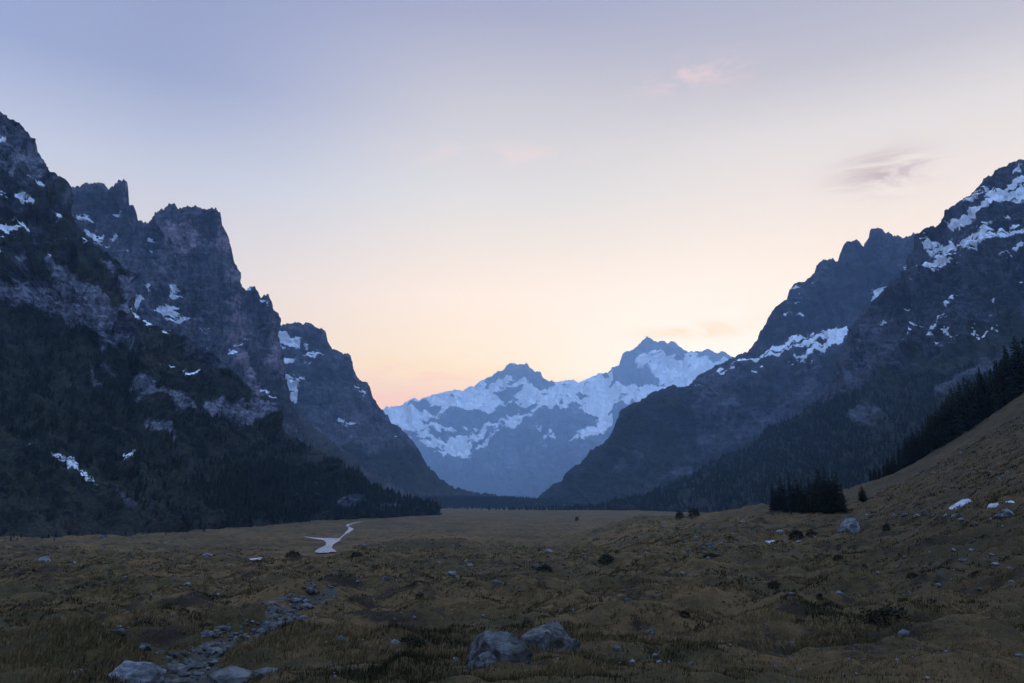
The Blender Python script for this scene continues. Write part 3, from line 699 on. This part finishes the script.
# ------------------------------------------------------------------ stones
def rock_mat(name, c1, c2, c3):
    m, t, b = new_mat(name)
    co = t.node('ShaderNodeTexCoord').outputs['Object']
    n = t.noise(co, 2.2, 6, .65, .3); n2 = t.noise(co, 11, 5, .7); n3 = t.noise(co, 1.1, 3, .5)
    c = t.mix(t.range(n, .38, .62), C(*c1), C(*c2))
    c = t.mix(t.range(n3, .52, .66), c, C(*c3))
    c = t.mix(t.range(n2, .58, .66), c, C(.022, .022, .017))
    t.set(b.inputs['Base Color'], c)
    bp = t.node('ShaderNodeBump', inp={'Strength': .7, 'Distance': .06}); t.set(bp.inputs['Height'], t.math('ADD', n, t.math('MULTIPLY', n2, .4))); t.set(b.inputs['Normal'], bp.outputs[0])
    return m
M_ROCK = rock_mat('limestone', (.030, .029, .028), (.115, .108, .10), (.03, .027, .018))
M_PALE = rock_mat('pale_limestone', (.07, .07, .072), (.19, .185, .185), (.05, .047, .042))
import bmesh
def rock_mesh(seed, sub=4, cuts=13, shape=None, mat=None, name='boulder'):
    r = np.random.default_rng(seed)
    bm = bmesh.new(); bmesh.ops.create_icosphere(bm, subdivisions=sub, radius=1)
    V = np.array([v.co[:] for v in bm.verts])
    for k in range(cuts):
        n = r.normal(size=3); n[2] = abs(n[2]) * .8; n /= np.linalg.norm(n); d = r.uniform(.46, .8)
        s = V @ n; V = V - np.maximum(s - d, 0)[:, None] * n * .985
    if shape is not None: V = shape(V)
    V = V + (V / np.linalg.norm(V, axis=1)[:, None]) * (fbm(V * 1.6 + seed * 3.1, 5, .55)[:, None] * .09 + fbm(V * 5 + seed, 3, .55)[:, None] * .035)
    mn, mx = V.min(0), V.max(0); V = (V - (mn + mx) / 2) / ((mx - mn) / 2)
    for v, c in zip(bm.verts, V): v.co = c
    me = bpy.data.meshes.new(name); bm.to_mesh(me); bm.free(); me.materials.append(mat or M_ROCK)
    me.polygons.foreach_set('use_smooth', np.ones(len(me.polygons), bool)); me.update()
    return me
def put_rock(me, px, py, wpx, hpx, label, group=None, name='boulder', sink=.35, rot=None, depth=.8, tilt=0.):
    """stone whose visible outline stands on the ground seen at (px,py)"""
    x, y, z = at(px, py); s = math.hypot(x, y, ) / F
    o = bpy.data.objects.new(name, me); COL.objects.link(o)
    hz = hpx * s / (2 - 2 * sink)
    y += wpx * s * .3
    z = float(ground_z(np.array([x]), np.array([y]), False)[0])
    o.location = (x, y, z + hz * (1 - 2 * sink)); o.scale = (wpx * s / 2, wpx * s / 2 * depth, hz)
    o.rotation_euler = (tilt, tilt * .5, random.uniform(-.4, .4) if rot is None else rot)
    tag(o, label, 'boulder' if name == 'boulder' else 'stone', group)
    return o
def peaked(V):
    x = V[:, 0]; top = np.interp(x, [-1, -.75, -.15, .1, .8, 1], [.0, .35, 1.0, .95, .25, -.1])
    V = V.copy(); V[:, 2] = np.minimum(V[:, 2] * 1.05, top - .12 * np.abs(V[:, 1])); return V
put_rock(rock_mesh(1, 5, 8, peaked), 499, 672, 64, 34, 'large grey peaked boulder with a ridge, biggest in the foreground grass', rot=.1)
put_rock(rock_mesh(2, 4, 8), 484, 676, 32, 20, 'low grey lump of rock at the left foot of the peaked boulder', rot=.3)
put_rock(rock_mesh(3, 5, 10), 547, 655, 52, 28, 'round topped dark grey boulder right behind the peaked boulder', rot=-.2)
put_rock(rock_mesh(4, 4, 8), 567, 655, 26, 14, 'small pale boulder leaning on the right side of the round topped boulder', rot=.4)
put_rock(rock_mesh(5, 4, 7), 519, 654, 18, 9, 'small grey stone between the peaked boulder and the round topped boulder')
put_rock(rock_mesh(6, 5, 7, mat=M_PALE), 121, 683, 58, 20, 'broad pale grey boulder beside the stony brook at the lower edge', rot=.15)
put_rock(rock_mesh(7, 4, 7), 69, 683, 24, 9, 'small grey boulder left of the broad pale boulder')
put_rock(rock_mesh(8, 5, 8), 271, 643, 40, 15, 'low rounded boulder on the right bank of the stony brook', rot=-.1)
put_rock(rock_mesh(9, 4, 9, mat=M_PALE), 852, 534, 20, 12, 'blue grey boulder alone on the right meadow below the grove')
put_rock(rock_mesh(10, 4, 7, mat=M_PALE), 40, 562, 14, 6, 'small white boulder alone on the open meadow at the left')
put_rock(rock_mesh(11, 4, 7), 651, 640, 15, 10, 'grey stone alone in the grass well right of the round topped boulder')
put_rock(rock_mesh(12, 4, 7), 101, 539, 9, 4, 'tiny grey boulder near the foot of the left forest')
put_rock(rock_mesh(13, 4, 7), 342, 645, 15, 7, 'small grey stone in the grass right of the low rounded boulder')
put_rock(rock_mesh(14, 4, 7, mat=M_PALE), 451, 577, 9, 4, 'small white stone on the middle of the meadow')
STONES = [rock_mesh(40 + k, 3, 7, name='stone', mat=(M_ROCK, M_ROCK, M_PALE)[k % 3]) for k in range(9)]
def scatter(n, fpos, size, label, group, big=1.):
    for k in range(n):
        px, py = fpos(k)
        x, y, z = at(px, py); s = math.hypot(x, y) / F
        w = .85 * random.uniform(*size) * (min(1., max(.3, (py - 560) / 110)) if group == 'stones in the brook bed' else 1) * (2.2 if random.random() < .08 else 1)
        put_rock(random.choice(STONES), px, py, w, w * random.uniform(.28, .5), label, group, 'stone', sink=.36, rot=random.uniform(0, 6), depth=random.uniform(.7, 1.1))
BK = [(140, 700, 40), (172, 683, 34), (192, 660, 30), (214, 642, 26), (246, 630, 20), (276, 616, 15), (302, 604, 11), (334, 594, 6)]
def brook_pos(k):
    f = random.random() ** .8 * 6.99; i = int(f); f -= i; a, b = BK[i], BK[i + 1]
    return a[0] + (b[0] - a[0]) * f + random.gauss(0, .5) * (a[2] + (b[2] - a[2]) * f), a[1] + (b[1] - a[1]) * f + random.gauss(0, 3)
scatter(112, brook_pos, (3, 11), 'one of the grey stones lying in the bed of the stony brook', 'stones in the brook bed')
def cl(c, rx, ry): return lambda k: (random.gauss(c[0], rx), min(max(random.gauss(c[1], ry), 517), 680))
scatter(22, cl((700, 546), 26, 4), (3, 7), 'one of the pale stones strewn on the rise below the grove to the left', 'stones on the rise left of the grove')
scatter(20, cl((570, 566), 24, 5), (3, 6), 'one of the grey stones in a loose patch in the middle of the meadow', 'stones in the middle meadow patch')
scatter(28, cl((950, 512), 45, 7), (3, 8), 'one of the pale stones lying around the snow remnants on the right hillside', 'stones by the hillside snow')
scatter(34, lambda k: (random.uniform(380, 560), random.uniform(560, 625)), (2.5, 6), 'one of the grey stones scattered on the meadow behind the peaked boulder', 'stones behind the peaked boulder')
scatter(34, lambda k: (random.uniform(780, 1010), random.uniform(540, 625)), (2.5, 6), 'one of the grey stones scattered over the lower right hillside', 'stones on the lower right hillside')
scatter(24, lambda k: (random.uniform(10, 250), random.uniform(535, 600)), (2.5, 5), 'one of the small grey stones scattered over the left meadow', 'stones on the left meadow')
scatter(18, lambda k: (random.uniform(250, 480), random.uniform(640, 672)), (3, 8), 'one of the small stones in the grass between brook and peaked boulder', 'stones between brook and peaked boulder')

def brook_gravel(n=1500):
    bm = bmesh.new(); bmesh.ops.create_icosphere(bm, subdivisions=1, radius=1)
    V0 = np.array([v.co[:] for v in bm.verts]); T0 = np.array([[v.index for v in f.verts] for f in bm.faces]); bm.free()
    B = np.array(_bk); L = np.r_[0, np.cumsum(np.linalg.norm(np.diff(B, axis=0), axis=1))]
    t = L[-1] * RNG.random(n) ** .9
    x = np.interp(t, L, B[:, 0]); y = np.interp(t, L, B[:, 1])
    r = np.hypot(x, y); sp = .34 + .012 * r
    x = x + RNG.normal(0, 1, n) * sp; y = y + RNG.normal(0, 1, n) * sp
    ok = fbm(p3(x / 1.7, y / 1.7), 3) > -.22; x, y, r = x[ok], y[ok], r[ok]; n = len(x)
    z = ground_z(x, y)
    sc = np.exp(RNG.normal(np.log(.055), .5, n)) * (1 + r / 40)
    V = V0[None] * (1 + RNG.normal(0, .16, (n, len(V0), 1))) * np.stack([sc * RNG.uniform(.8, 1.5, n), sc * RNG.uniform(.8, 1.3, n), sc * RNG.uniform(.4, .8, n)], -1)[:, None]
    a = RNG.uniform(0, 6.28, n)[:, None]; X = V[..., 0] * np.cos(a) - V[..., 1] * np.sin(a); Y = V[..., 0] * np.sin(a) + V[..., 1] * np.cos(a)
    V = np.stack([X + x[:, None], Y + y[:, None], V[..., 2] + z[:, None] + .01], -1)
    o = mesh_np('brook_gravel', V.reshape(-1, 3), (T0[None] + (np.arange(n) * len(V0))[:, None, None]).reshape(-1, 3), M_ROCK, False)
    tag(o, 'grey gravel and cobbles lining the bed of the stony brook', 'gravel', kind='stuff')
brook_gravel()
def rubble(n=2600):
    bm = bmesh.new(); bmesh.ops.create_icosphere(bm, subdivisions=1, radius=1)
    V0 = np.array([v.co[:] for v in bm.verts]); T0 = np.array([[v.index for v in f.verts] for f in bm.faces]); bm.free()
    r = np.exp(RNG.uniform(np.log(9), np.log(330), n)); az = np.radians(RNG.uniform(-34, 36, n)); x, y = r * np.sin(az), r * np.cos(az)
    q = fbm(p3(az * 9, np.log(r) * 5), 4, .6) + .25 * smooth(-.1, .5, az)
    ok = q > .12; x, y, r = x[ok], y[ok], r[ok]; n = len(x)
    z = ground_z(x, y); sc = r / F * np.exp(RNG.normal(np.log(.9), .5, n))
    V = V0[None] * (1 + RNG.normal(0, .16, (n, len(V0), 1))) * np.stack([sc * RNG.uniform(.8, 1.7, n), sc * RNG.uniform(.8, 1.3, n), sc * RNG.uniform(.4, .9, n)], -1)[:, None]
    V = np.stack([V[..., 0] + x[:, None], V[..., 1] + y[:, None], V[..., 2] + z[:, None] + .2 * sc[:, None] + .03], -1)
    o = mesh_np('rubble', V.reshape(-1, 3), (T0[None] + (np.arange(n) * len(V0))[:, None, None]).reshape(-1, 3), M_PALE, False)
    tag(o, 'loose small stones strewn through the meadow turf', 'rubble', kind='stuff')
rubble()

# ------------------------------------------------------------------ snow remnants and water
M_SNOW = simple_mat('snow', (.20, .20, .21), (.38, .38, .40), .9, .7, .4, .1)
def snow_patch(poly, label):
    P = np.array(poly, float); c = P.mean(0)
    w = [at(*p)[:2] for p in poly]; w = np.array(w); m = w.mean(0)
    n = 72; rings = 10
    seg = np.vstack([w, w[:1]]); t = np.linspace(0, len(w), n, endpoint=False); i = t.astype(int); f = (t - i)[:, None]
    out = seg[i] * (1 - f) + seg[i + 1] * f
    span = np.linalg.norm(out - m, axis=1).mean()
    out = out + (out - m) * (fbm(p3(out[:, 0] / span * 1.2, out[:, 1] / span * 1.2), 3)[:, None] * .2)
    V = [[m[0], m[1]]]; q = [1.]
    for k in range(1, rings + 1):
        V += list(m + (out - m) * (k / rings)); q += [1 - (k / rings) ** 3] * n
    V = np.array(V); z = ground_z(V[:, 0], V[:, 1]) ; zs = ground_z(V[:, 0], V[:, 1], False)
    Z = zs + .12 + np.array(q) * min(.4, .04 * span + .08) - .35 * (1 - np.array(q))
    Q = [(0, 1 + j, 1 + (j + 1) % n, 0) for j in range(n)]
    Qs = []
    for k in range(rings - 1):
        for j in range(n): a = 1 + k * n; Qs.append((a + j, a + n + j, a + n + (j + 1) % n, a + (j + 1) % n))
    for j in range(n // 2): a = 1 + 2 * j; Qs.append((0, a, a + 1, 1 + (2 * j + 2) % n))
    o = mesh_np('snow_patch', np.column_stack([V, Z]), np.array(Qs), M_SNOW, True)
    tag(o, label, 'snow')
snow_patch([(945, 509), (958, 504), (972, 500), (976, 502), (962, 507), (950, 511)], 'long thin snow remnant on the right hillside')
snow_patch([(984, 509), (994, 504), (1002, 503), (998, 508), (990, 510)], 'small snow remnant to the right of the long thin one')
snow_patch([(1004, 503), (1012, 500), (1016, 503), (1008, 506)], 'smallest snow remnant nearest the right edge on the hillside')
snow_patch([(763, 540.5), (770, 538.5), (777, 540), (776, 542.5), (766, 543)], 'oval snow remnant in the meadow below the grove')

def water_mat():
    m, t, b = new_mat('water')
    co = t.node('ShaderNodeTexCoord').outputs['Object']
    b.inputs['Base Color'].default_value = (.30, .29, .30, 1); b.inputs['Roughness'].default_value = .18; b.inputs['IOR'].default_value = 1.33; b.inputs['Specular IOR Level'].default_value = .5
    bp = t.node('ShaderNodeBump', inp={'Strength': 1., 'Distance': .5}); t.set(bp.inputs['Height'], t.noise(t.scale(co, (1, .6, 1)), 1.1, 4, .6)); t.set(b.inputs['Normal'], bp.outputs[0])
    return m
M_WATER = water_mat()
def water(name, outline, label):
    P = np.array(outline, float); n = len(P); o2 = []
    for i in range(n):                                  # round the corners
        a, b, c, d = P[i - 1], P[i], P[(i + 1) % n], P[(i + 2) % n]
        for u in np.linspace(0, 1, 6)[:-1]:
            o2.append(.5 * (2 * b + (c - a) * u + (2 * a - 5 * b + 4 * c - d) * u * u + (3 * b - a - 3 * c + d) * u ** 3))
    o2 = np.array(o2); o2 += .35 * np.column_stack([fbm(p3(o2[:, 0] / 3, o2[:, 1] / 2), 3), .6 * fbm(p3(o2[:, 0] / 3 + 9, o2[:, 1] / 2), 3)]) * np.array([3., 1.5])
    w = np.array([at(*p)[:2] for p in o2])
    zw = ground_z(w[:, 0], w[:, 1], False) + .35
    bm = bmesh.new(); bm.faces.new([bm.verts.new((p[0], p[1], q)) for p, q in zip(w, zw)])
    bmesh.ops.triangulate(bm, faces=bm.faces[:])
    me = bpy.data.meshes.new(name); bm.to_mesh(me); bm.free(); me.materials.append(M_WATER)
    o = bpy.data.objects.new(name, me); COL.objects.link(o); tag(o, label, 'water', kind='structure')
water('stream', [(302, 537), (318, 538.6), (340, 539.2), (339, 542), (333, 546), (333, 550), (336, 552.5), (328, 554), (315, 553.5), (319, 549.5), (326, 545.5), (324, 541.6), (312, 539.2)], 'pale pool of the stream shining in the middle left meadow')
def ribbon(path):
    P = np.array(path, float); L = P[:, :2] - np.column_stack([P[:, 2], P[:, 2] * .25]); Q = P[:, :2] + np.column_stack([P[:, 2], P[:, 2] * .25])
    return [tuple(p) for p in L] + [tuple(p) for p in Q[::-1]]
water('stream', ribbon([(338, 540.6, 1.2), (344, 535.5, .6), (349, 531.5, 1.6), (351, 528.6, 2.6), (347, 526.4, 1.4), (353, 523.8, .7), (362, 521.6, .5)]), 'narrow winding upper stream leading from the pale pool up the valley')
water('stream', [(249, 561), (256, 559.5), (262, 560), (260, 562), (252, 562)], 'tiny puddle shining in the meadow left of the pale pool')

# ------------------------------------------------------------------ shrubs and grass
def shrub_mesh(seed):
    r = np.random.default_rng(seed); n = 900
    u = r.normal(size=(n, 3)); u /= np.linalg.norm(u, axis=1)[:, None]; u[:, 2] = np.abs(u[:, 2])
    rad = r.uniform(.55, 1, n) ** .6 * (1 + .35 * fbm(u * 1.8 + seed, 3))
    c = u * rad[:, None] * [1, 1, .8]
    a = r.normal(size=(n, 3)); a /= np.linalg.norm(a, axis=1)[:, None]; b = np.cross(a, r.normal(size=(n, 3))); b /= np.linalg.norm(b, axis=1)[:, None]
    s = r.uniform(.05, .10, n)[:, None]
    V = np.stack([c - a * s, c + b * s * .5, c + a * s * 1.3, c - b * s * .5], 1).reshape(-1, 3)
    return mesh_np('foliage', V, np.arange(n * 4).reshape(n, 4), M_SHRUB, False, link=False)
M_SHRUB = simple_mat('juniper', (.008, .009, .005), (.028, .026, .012), 3)
SHR = [shrub_mesh(k) for k in range(4)]
def shrub(px, py, w, h, label, group=None):
    x, y, z = at(px, py); s = math.hypot(x, y) / F
    o = bpy.data.objects.new('shrub', random.choice(SHR)); COL.objects.link(o)
    o.location = (x, y + w * s * .3, z - .03); o.scale = (w * s / 2, w * s / 2, h * s / .8); o.rotation_euler = (0, 0, random.uniform(0, 6)); tag(o, label, 'shrub', group)
shrub(607, 565, 17, 10, 'dark round shrub alone in the middle of the meadow')
shrub(680, 520, 8, 8, 'small dark shrub at the meadow edge left of the grove'); shrub(695, 518, 12, 7, 'wider dark shrub next to the small one left of the grove')
shrub(798, 541, 15, 9, 'dark brown shrub on the meadow right of the oval snow remnant'); shrub(813, 538, 11, 6, 'low dark shrub right of the dark brown shrub')
shrub(888, 533, 7, 7, 'small dark shrub right of the blue grey boulder'); shrub(577, 521, 4, 4, 'tiny dark shrub on the far meadow edge')
for k in range(14):
    shrub(random.uniform(20, 1010), random.uniform(552, 640), random.uniform(6, 20), random.uniform(3, 7), 'one of the low dark heath clumps scattered over the meadow', 'low heath clumps on the meadow')
shrub(410, 652, 30, 13, 'dark heath clump left of the peaked boulder'); shrub(897, 625, 44, 14, 'broad dark mounded shrub in the lower right meadow')

def build_grass():
    n = 125000
    r = np.exp(RNG.uniform(np.log(6.3), np.log(330), n)); az = np.radians(RNG.uniform(-37, 37, n))
    x, y = r * np.sin(az), r * np.cos(az)
    k = np.maximum(1, r / 40)
    d = .6 * fbm(p3(x / 2.6, y / 1.6), 4, .6) + .6 * fbm(p3(x / 14 + 7, y / 9), 3, .6)
    keep = (RNG.random(n) < .22 + .78 * smooth(-.35, .30, d)) & (seg_dist(x, y, _bk) > .6) & (seg_dist(x, y, _rv) > 11)
    x, y, r, d = x[keep], y[keep], r[keep], d[keep]; n = len(x)
    nb = 6
    X = np.repeat(x, nb); Y = np.repeat(y, nb); R = np.repeat(r, nb); D = np.repeat(d, nb); N = len(X)
    K = np.maximum(1, R / 40)
    X = X + RNG.normal(0, .07, N) * K; Y = Y + RNG.normal(0, .07, N) * K
    Z = ground_z(X, Y)
    h = RNG.uniform(.055, .15, N) * (.45 + .85 * smooth(-.35, .6, D)) * np.where(RNG.random(N) < .02, 1.9, 1) * np.minimum(K ** .7, 2.6)
    w = np.maximum(.0045, R * .00060) * RNG.uniform(.7, 1.3, N)
    a = RNG.uniform(0, 6.28, N); ln = RNG.uniform(.1, .75, N) * h; a2 = RNG.normal(.4, 1.2, N)
    lx, ly = np.cos(a2) * ln, np.sin(a2) * ln; wx, wy = np.cos(a) * w, np.sin(a) * w
    v = [(X - wx, Y - wy, Z - .03), (X + wx, Y + wy, Z - .03), (X + wx * .7 + lx * .35, Y + wy * .7 + ly * .35, Z + h * .6), (X - wx * .7 + lx * .35, Y - wy * .7 + ly * .35, Z + h * .6),
         (X + wx * .1 + lx, Y + wy * .1 + ly, Z + h), (X - wx * .1 + lx, Y - wy * .1 + ly, Z + h)]
    V = np.stack([np.stack(q, -1) for q in v], 1).reshape(-1, 3)
    b = (np.arange(N) * 6)[:, None]
    Q = np.concatenate([b + [0, 1, 2, 3], b + [3, 2, 4, 5]], 0)
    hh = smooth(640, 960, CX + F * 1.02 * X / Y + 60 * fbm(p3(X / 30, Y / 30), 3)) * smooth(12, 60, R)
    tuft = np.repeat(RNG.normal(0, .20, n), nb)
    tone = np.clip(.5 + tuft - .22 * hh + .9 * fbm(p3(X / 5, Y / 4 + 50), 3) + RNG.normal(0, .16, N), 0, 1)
    m, t, bs = new_mat('grass_blades')
    c = t.mix(t.attr('tone'), G(.022, .024, .008), G(.225, .158, .080)); t.set(bs.inputs['Base Color'], c)
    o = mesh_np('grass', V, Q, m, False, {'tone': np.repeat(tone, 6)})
    tag(o, 'short dry brown and green grass tufts over the near meadow', 'grass', kind='stuff')
build_grass()
#PART2

# ------------------------------------------------------------------ sky, sun, haze, camera
HAZE_D, HAZE_H, HAZE_C = 3.8e-5, 5500., (.42, .68, 1.)
HAZE_J = (.26, .44, .84)
def build_world():
    w = bpy.data.worlds.new('World'); S.world = w; w.use_nodes = True
    nt = w.node_tree; nt.nodes.clear(); t = NT(nt)
    d = t.node('ShaderNodeTexCoord').outputs['Generated']
    sep = t.node('ShaderNodeSeparateXYZ'); t.l.new(d, sep.inputs[0])
    el = t.math('MULTIPLY', t.math('ARCSINE', sep.outputs['Z']), 180 / math.pi)
    def ramp(stops, v):
        r = t.node('ShaderNodeValToRGB'); r.color_ramp.interpolation = 'B_SPLINE' if False else 'LINEAR'
        e = r.color_ramp.elements
        while len(e) < len(stops): e.new(.5)
        for x, (p, c) in zip(e, stops): x.position = p; x.color = c
        t.l.new(v, r.inputs[0]); return r.outputs[0]
    v = t.math('DIVIDE', el, 90.)
    front = ramp([(0, L8(250, 196, 160)), (7/90, L8(254, 212, 184)), (9.6/90, L8(254, 234, 216)), (14.7/90, L8(255, 237, 228)), (18/90, L8(242, 231, 226)), (21.8/90, L8(225, 223, 225)),
                  (28.5/90, L8(202, 201, 211)), (34.3/90, L8(167, 171, 196)), (42/90, C(.36, .47, .82)), (58/90, C(.79, 1.23, 2.2)), (1, C(.96, 1.5, 2.75))], v)
    back = ramp([(0, C(.32, .50, .88)), (8/90, C(.44, .69, 1.2)), (20/90, C(.59, .91, 1.62)), (40/90, C(.79, 1.23, 2.2)), (65/90, C(.92, 1.43, 2.6)), (1, C(.96, 1.5, 2.75))], v)
    # azimuth: the afterglow lies ahead, a little right of the valley axis
    hx = t.vmath('NORMALIZE', t.vmath('MULTIPLY', d, (1, 1, 0)))
    gl = math.radians(16)
    ca = t.vmath('DOT_PRODUCT', hx, (math.sin(gl), math.cos(gl), 0))
    col = t.mix(t.range(ca, .98, .05), front, back)
    # left side bluer, right side pinker
    hxx = t.vmath('DOT_PRODUCT', hx, (1, 0, 0))
    lf = t.range(hxx, -.02, -.45, 0., .88)
    col = t.mix(lf, col, ramp([(0, L8(240, 215, 210)), (10/90, L8(238, 224, 220)), (15/90, L8(224, 219, 224)), (21.8/90, L8(194, 202, 222)), (28/90, L8(150, 163, 200)), (34.3/90, L8(146, 155, 191)), (42/90, C(.27, .38, .74)), (60/90, C(.79, 1.23, 2.2)), (1, C(.96, 1.5, 2.75))], v))
    rf = t.math('MULTIPLY', t.range(hxx, .0, .36, 0., .85), t.range(ca, .3, .7))
    col = t.mix(rf, col, ramp([(0, L8(252, 210, 185)), (10/90, L8(254, 234, 218)), (15/90, L8(253, 236, 226)), (21/90, L8(238, 228, 225)), (25/90, L8(224, 219, 220)), (29/90, L8(192, 191, 203)), (33/90, L8(178, 180, 198)), (44/90, C(.34, .44, .78)), (60/90, C(.79, 1.23, 2.2)), (1, C(.96, 1.5, 2.75))], v))
    # yellow core of the glow on the horizon
    g = (math.sin(math.radians(14)) * math.cos(math.radians(9.5)), math.cos(math.radians(14)) * math.cos(math.radians(9.5)), math.sin(math.radians(9.5)))
    dx = t.vmath('MULTIPLY', t.vmath('SUBTRACT', d, g), (1, 1, 2.2))
    r2 = t.vmath('DOT_PRODUCT', dx, dx)
    glow = t.math('EXPONENT', t.math('MULTIPLY', r2, -18.))
    col = t.mix(t.math('MULTIPLY', glow, .9), col, L8(255, 255, 253))
    # wisps of cloud, each at its own bearing
    def cloud(px, py, sx, sy, colr, amt, ns=9., st=3.):
        nonlocal col
        x, y, z = raydir(px, py); l = math.sqrt(x * x + y * y + z * z); c = (float(x / l), float(y / l), float(z / l))
        q = t.vmath('MULTIPLY', t.vmath('SUBTRACT', d, c), (1 / sx, 1 / sx, 1 / sy))
        m = t.math('EXPONENT', t.math('MULTIPLY', t.vmath('DOT_PRODUCT', q, q), -1.))
        n = t.range(t.noise(t.scale(d, (1, 1, st)), ns * 1.6, 9, .66, .8), .38, .64)
        col = t.mix(t.math('MULTIPLY', t.math('MULTIPLY', m, n), amt), col, colr)
    cloud(706, 73, .055, .016, L8(245, 214, 214), .4)
    cloud(672, 80, .04, .012, L8(244, 214, 214), .4)
    cloud(883, 172, .045, .020, L8(192, 176, 184), 1., 7)
    cloud(500, 155, .13, .012, L8(250, 222, 216), .3)
    cloud(742, 318, .05, .022, L8(249, 220, 202), .5, 10)
    cloud(690, 332, .06, .008, L8(247, 215, 190), .6, 10)
    cloud(430, 372, .10, .016, L8(251, 212, 186), .5, 9, 5)
    cloud(402, 398, .06, .012, L8(251, 208, 184), .4, 9, 5)
    # the sky lies beyond the air in the valley: make up for what that air takes away and adds
    tau = t.math('DIVIDE', HAZE_D * HAZE_H, t.math('MAXIMUM', sep.outputs['Z'], .16))
    tau = t.math('MULTIPLY', tau, t.range(ca, .2, .7))
    E = t.math('EXPONENT', tau)
    vs = t.node('ShaderNodeVectorMath', operation='SCALE'); t.set(vs.inputs[0], col); t.set(vs.inputs['Scale'], E)
    js = t.node('ShaderNodeVectorMath', operation='SCALE'); js.inputs[0].default_value = HAZE_J; t.set(js.inputs['Scale'], t.math('SUBTRACT', E, 1.))
    col = t.vmath('MAXIMUM', t.vmath('SUBTRACT', vs.outputs[0], js.outputs[0]), t.vmath('MULTIPLY', col, (.5, .5, .5)))
    bg = t.node('ShaderNodeBackground', inp={'Strength': 1.0}); t.set(bg.inputs[0], col)
    sky = t.node('ShaderNodeTexSky', sky_type='NISHITA', sun_disc=False, sun_elevation=math.radians(1.0), sun_rotation=math.radians(16), altitude=1500)
    bg2 = t.node('ShaderNodeBackground', inp={'Strength': .05}); t.l.new(sky.outputs[0], bg2.inputs[0])
    add = t.node('ShaderNodeAddShader'); t.l.new(bg.outputs[0], add.inputs[0]); t.l.new(bg2.outputs[0], add.inputs[1])
    out = t.node('ShaderNodeOutputWorld'); t.l.new(add.outputs[0], out.inputs['Surface'])
build_world()

sd = bpy.data.lights.new('sun', 'SUN'); sd.energy = .5; sd.angle = math.radians(14); sd.color = (1, .62, .45)
so = bpy.data.objects.new('sun', sd); COL.objects.link(so)
from mathutils import Vector
e, a = math.radians(8), math.radians(16)
so.rotation_euler = Vector((-math.sin(a) * math.cos(e), -math.cos(a) * math.cos(e), -math.sin(e))).to_track_quat('-Z', 'Y').to_euler()

def build_haze():
    x0, x1, y0, y1, z0, z1 = -35000, 35000, -35000, 35000, -80, HAZE_H
    V = [(x, y, z) for z in (z0, z1) for y in (y0, y1) for x in (x0, x1)]
    Q = [(0, 2, 3, 1), (4, 5, 7, 6), (0, 1, 5, 4), (2, 6, 7, 3), (0, 4, 6, 2), (1, 3, 7, 5)]
    m = bpy.data.materials.new('air'); m.use_nodes = True
    nt = m.node_tree; nt.nodes.clear()
    v = nt.nodes.new('ShaderNodeVolumePrincipled'); o = nt.nodes.new('ShaderNodeOutputMaterial')
    v.inputs['Color'].default_value = (*HAZE_C, 1); v.inputs['Density'].default_value = HAZE_D; v.inputs['Anisotropy'].default_value = .35
    nt.links.new(v.outputs[0], o.inputs['Volume'])
    ob = mesh_np('haze', np.array(V, float), np.array(Q), m, False)
    tag(ob, 'pale blue air filling the valley and fading the far mountains', 'haze', kind='stuff')
build_haze()

cam = bpy.data.cameras.new('camera'); co = bpy.data.objects.new('camera', cam); COL.objects.link(co)
cam.sensor_width = 36; cam.lens = F * 36 / 1024; cam.clip_start = .1; cam.clip_end = 120000
co.rotation_euler = (math.pi / 2 + PITCH, 0, 0); S.camera = co
S.view_settings.view_transform = 'Standard'; S.view_settings.look = 'None'; S.view_settings.exposure = 0; S.view_settings.gamma = 1
S.render.engine = 'CYCLES'
S.cycles.volume_bounces = 1; S.cycles.max_bounces = 5; S.cycles.diffuse_bounces = 2; S.cycles.use_denoising = True
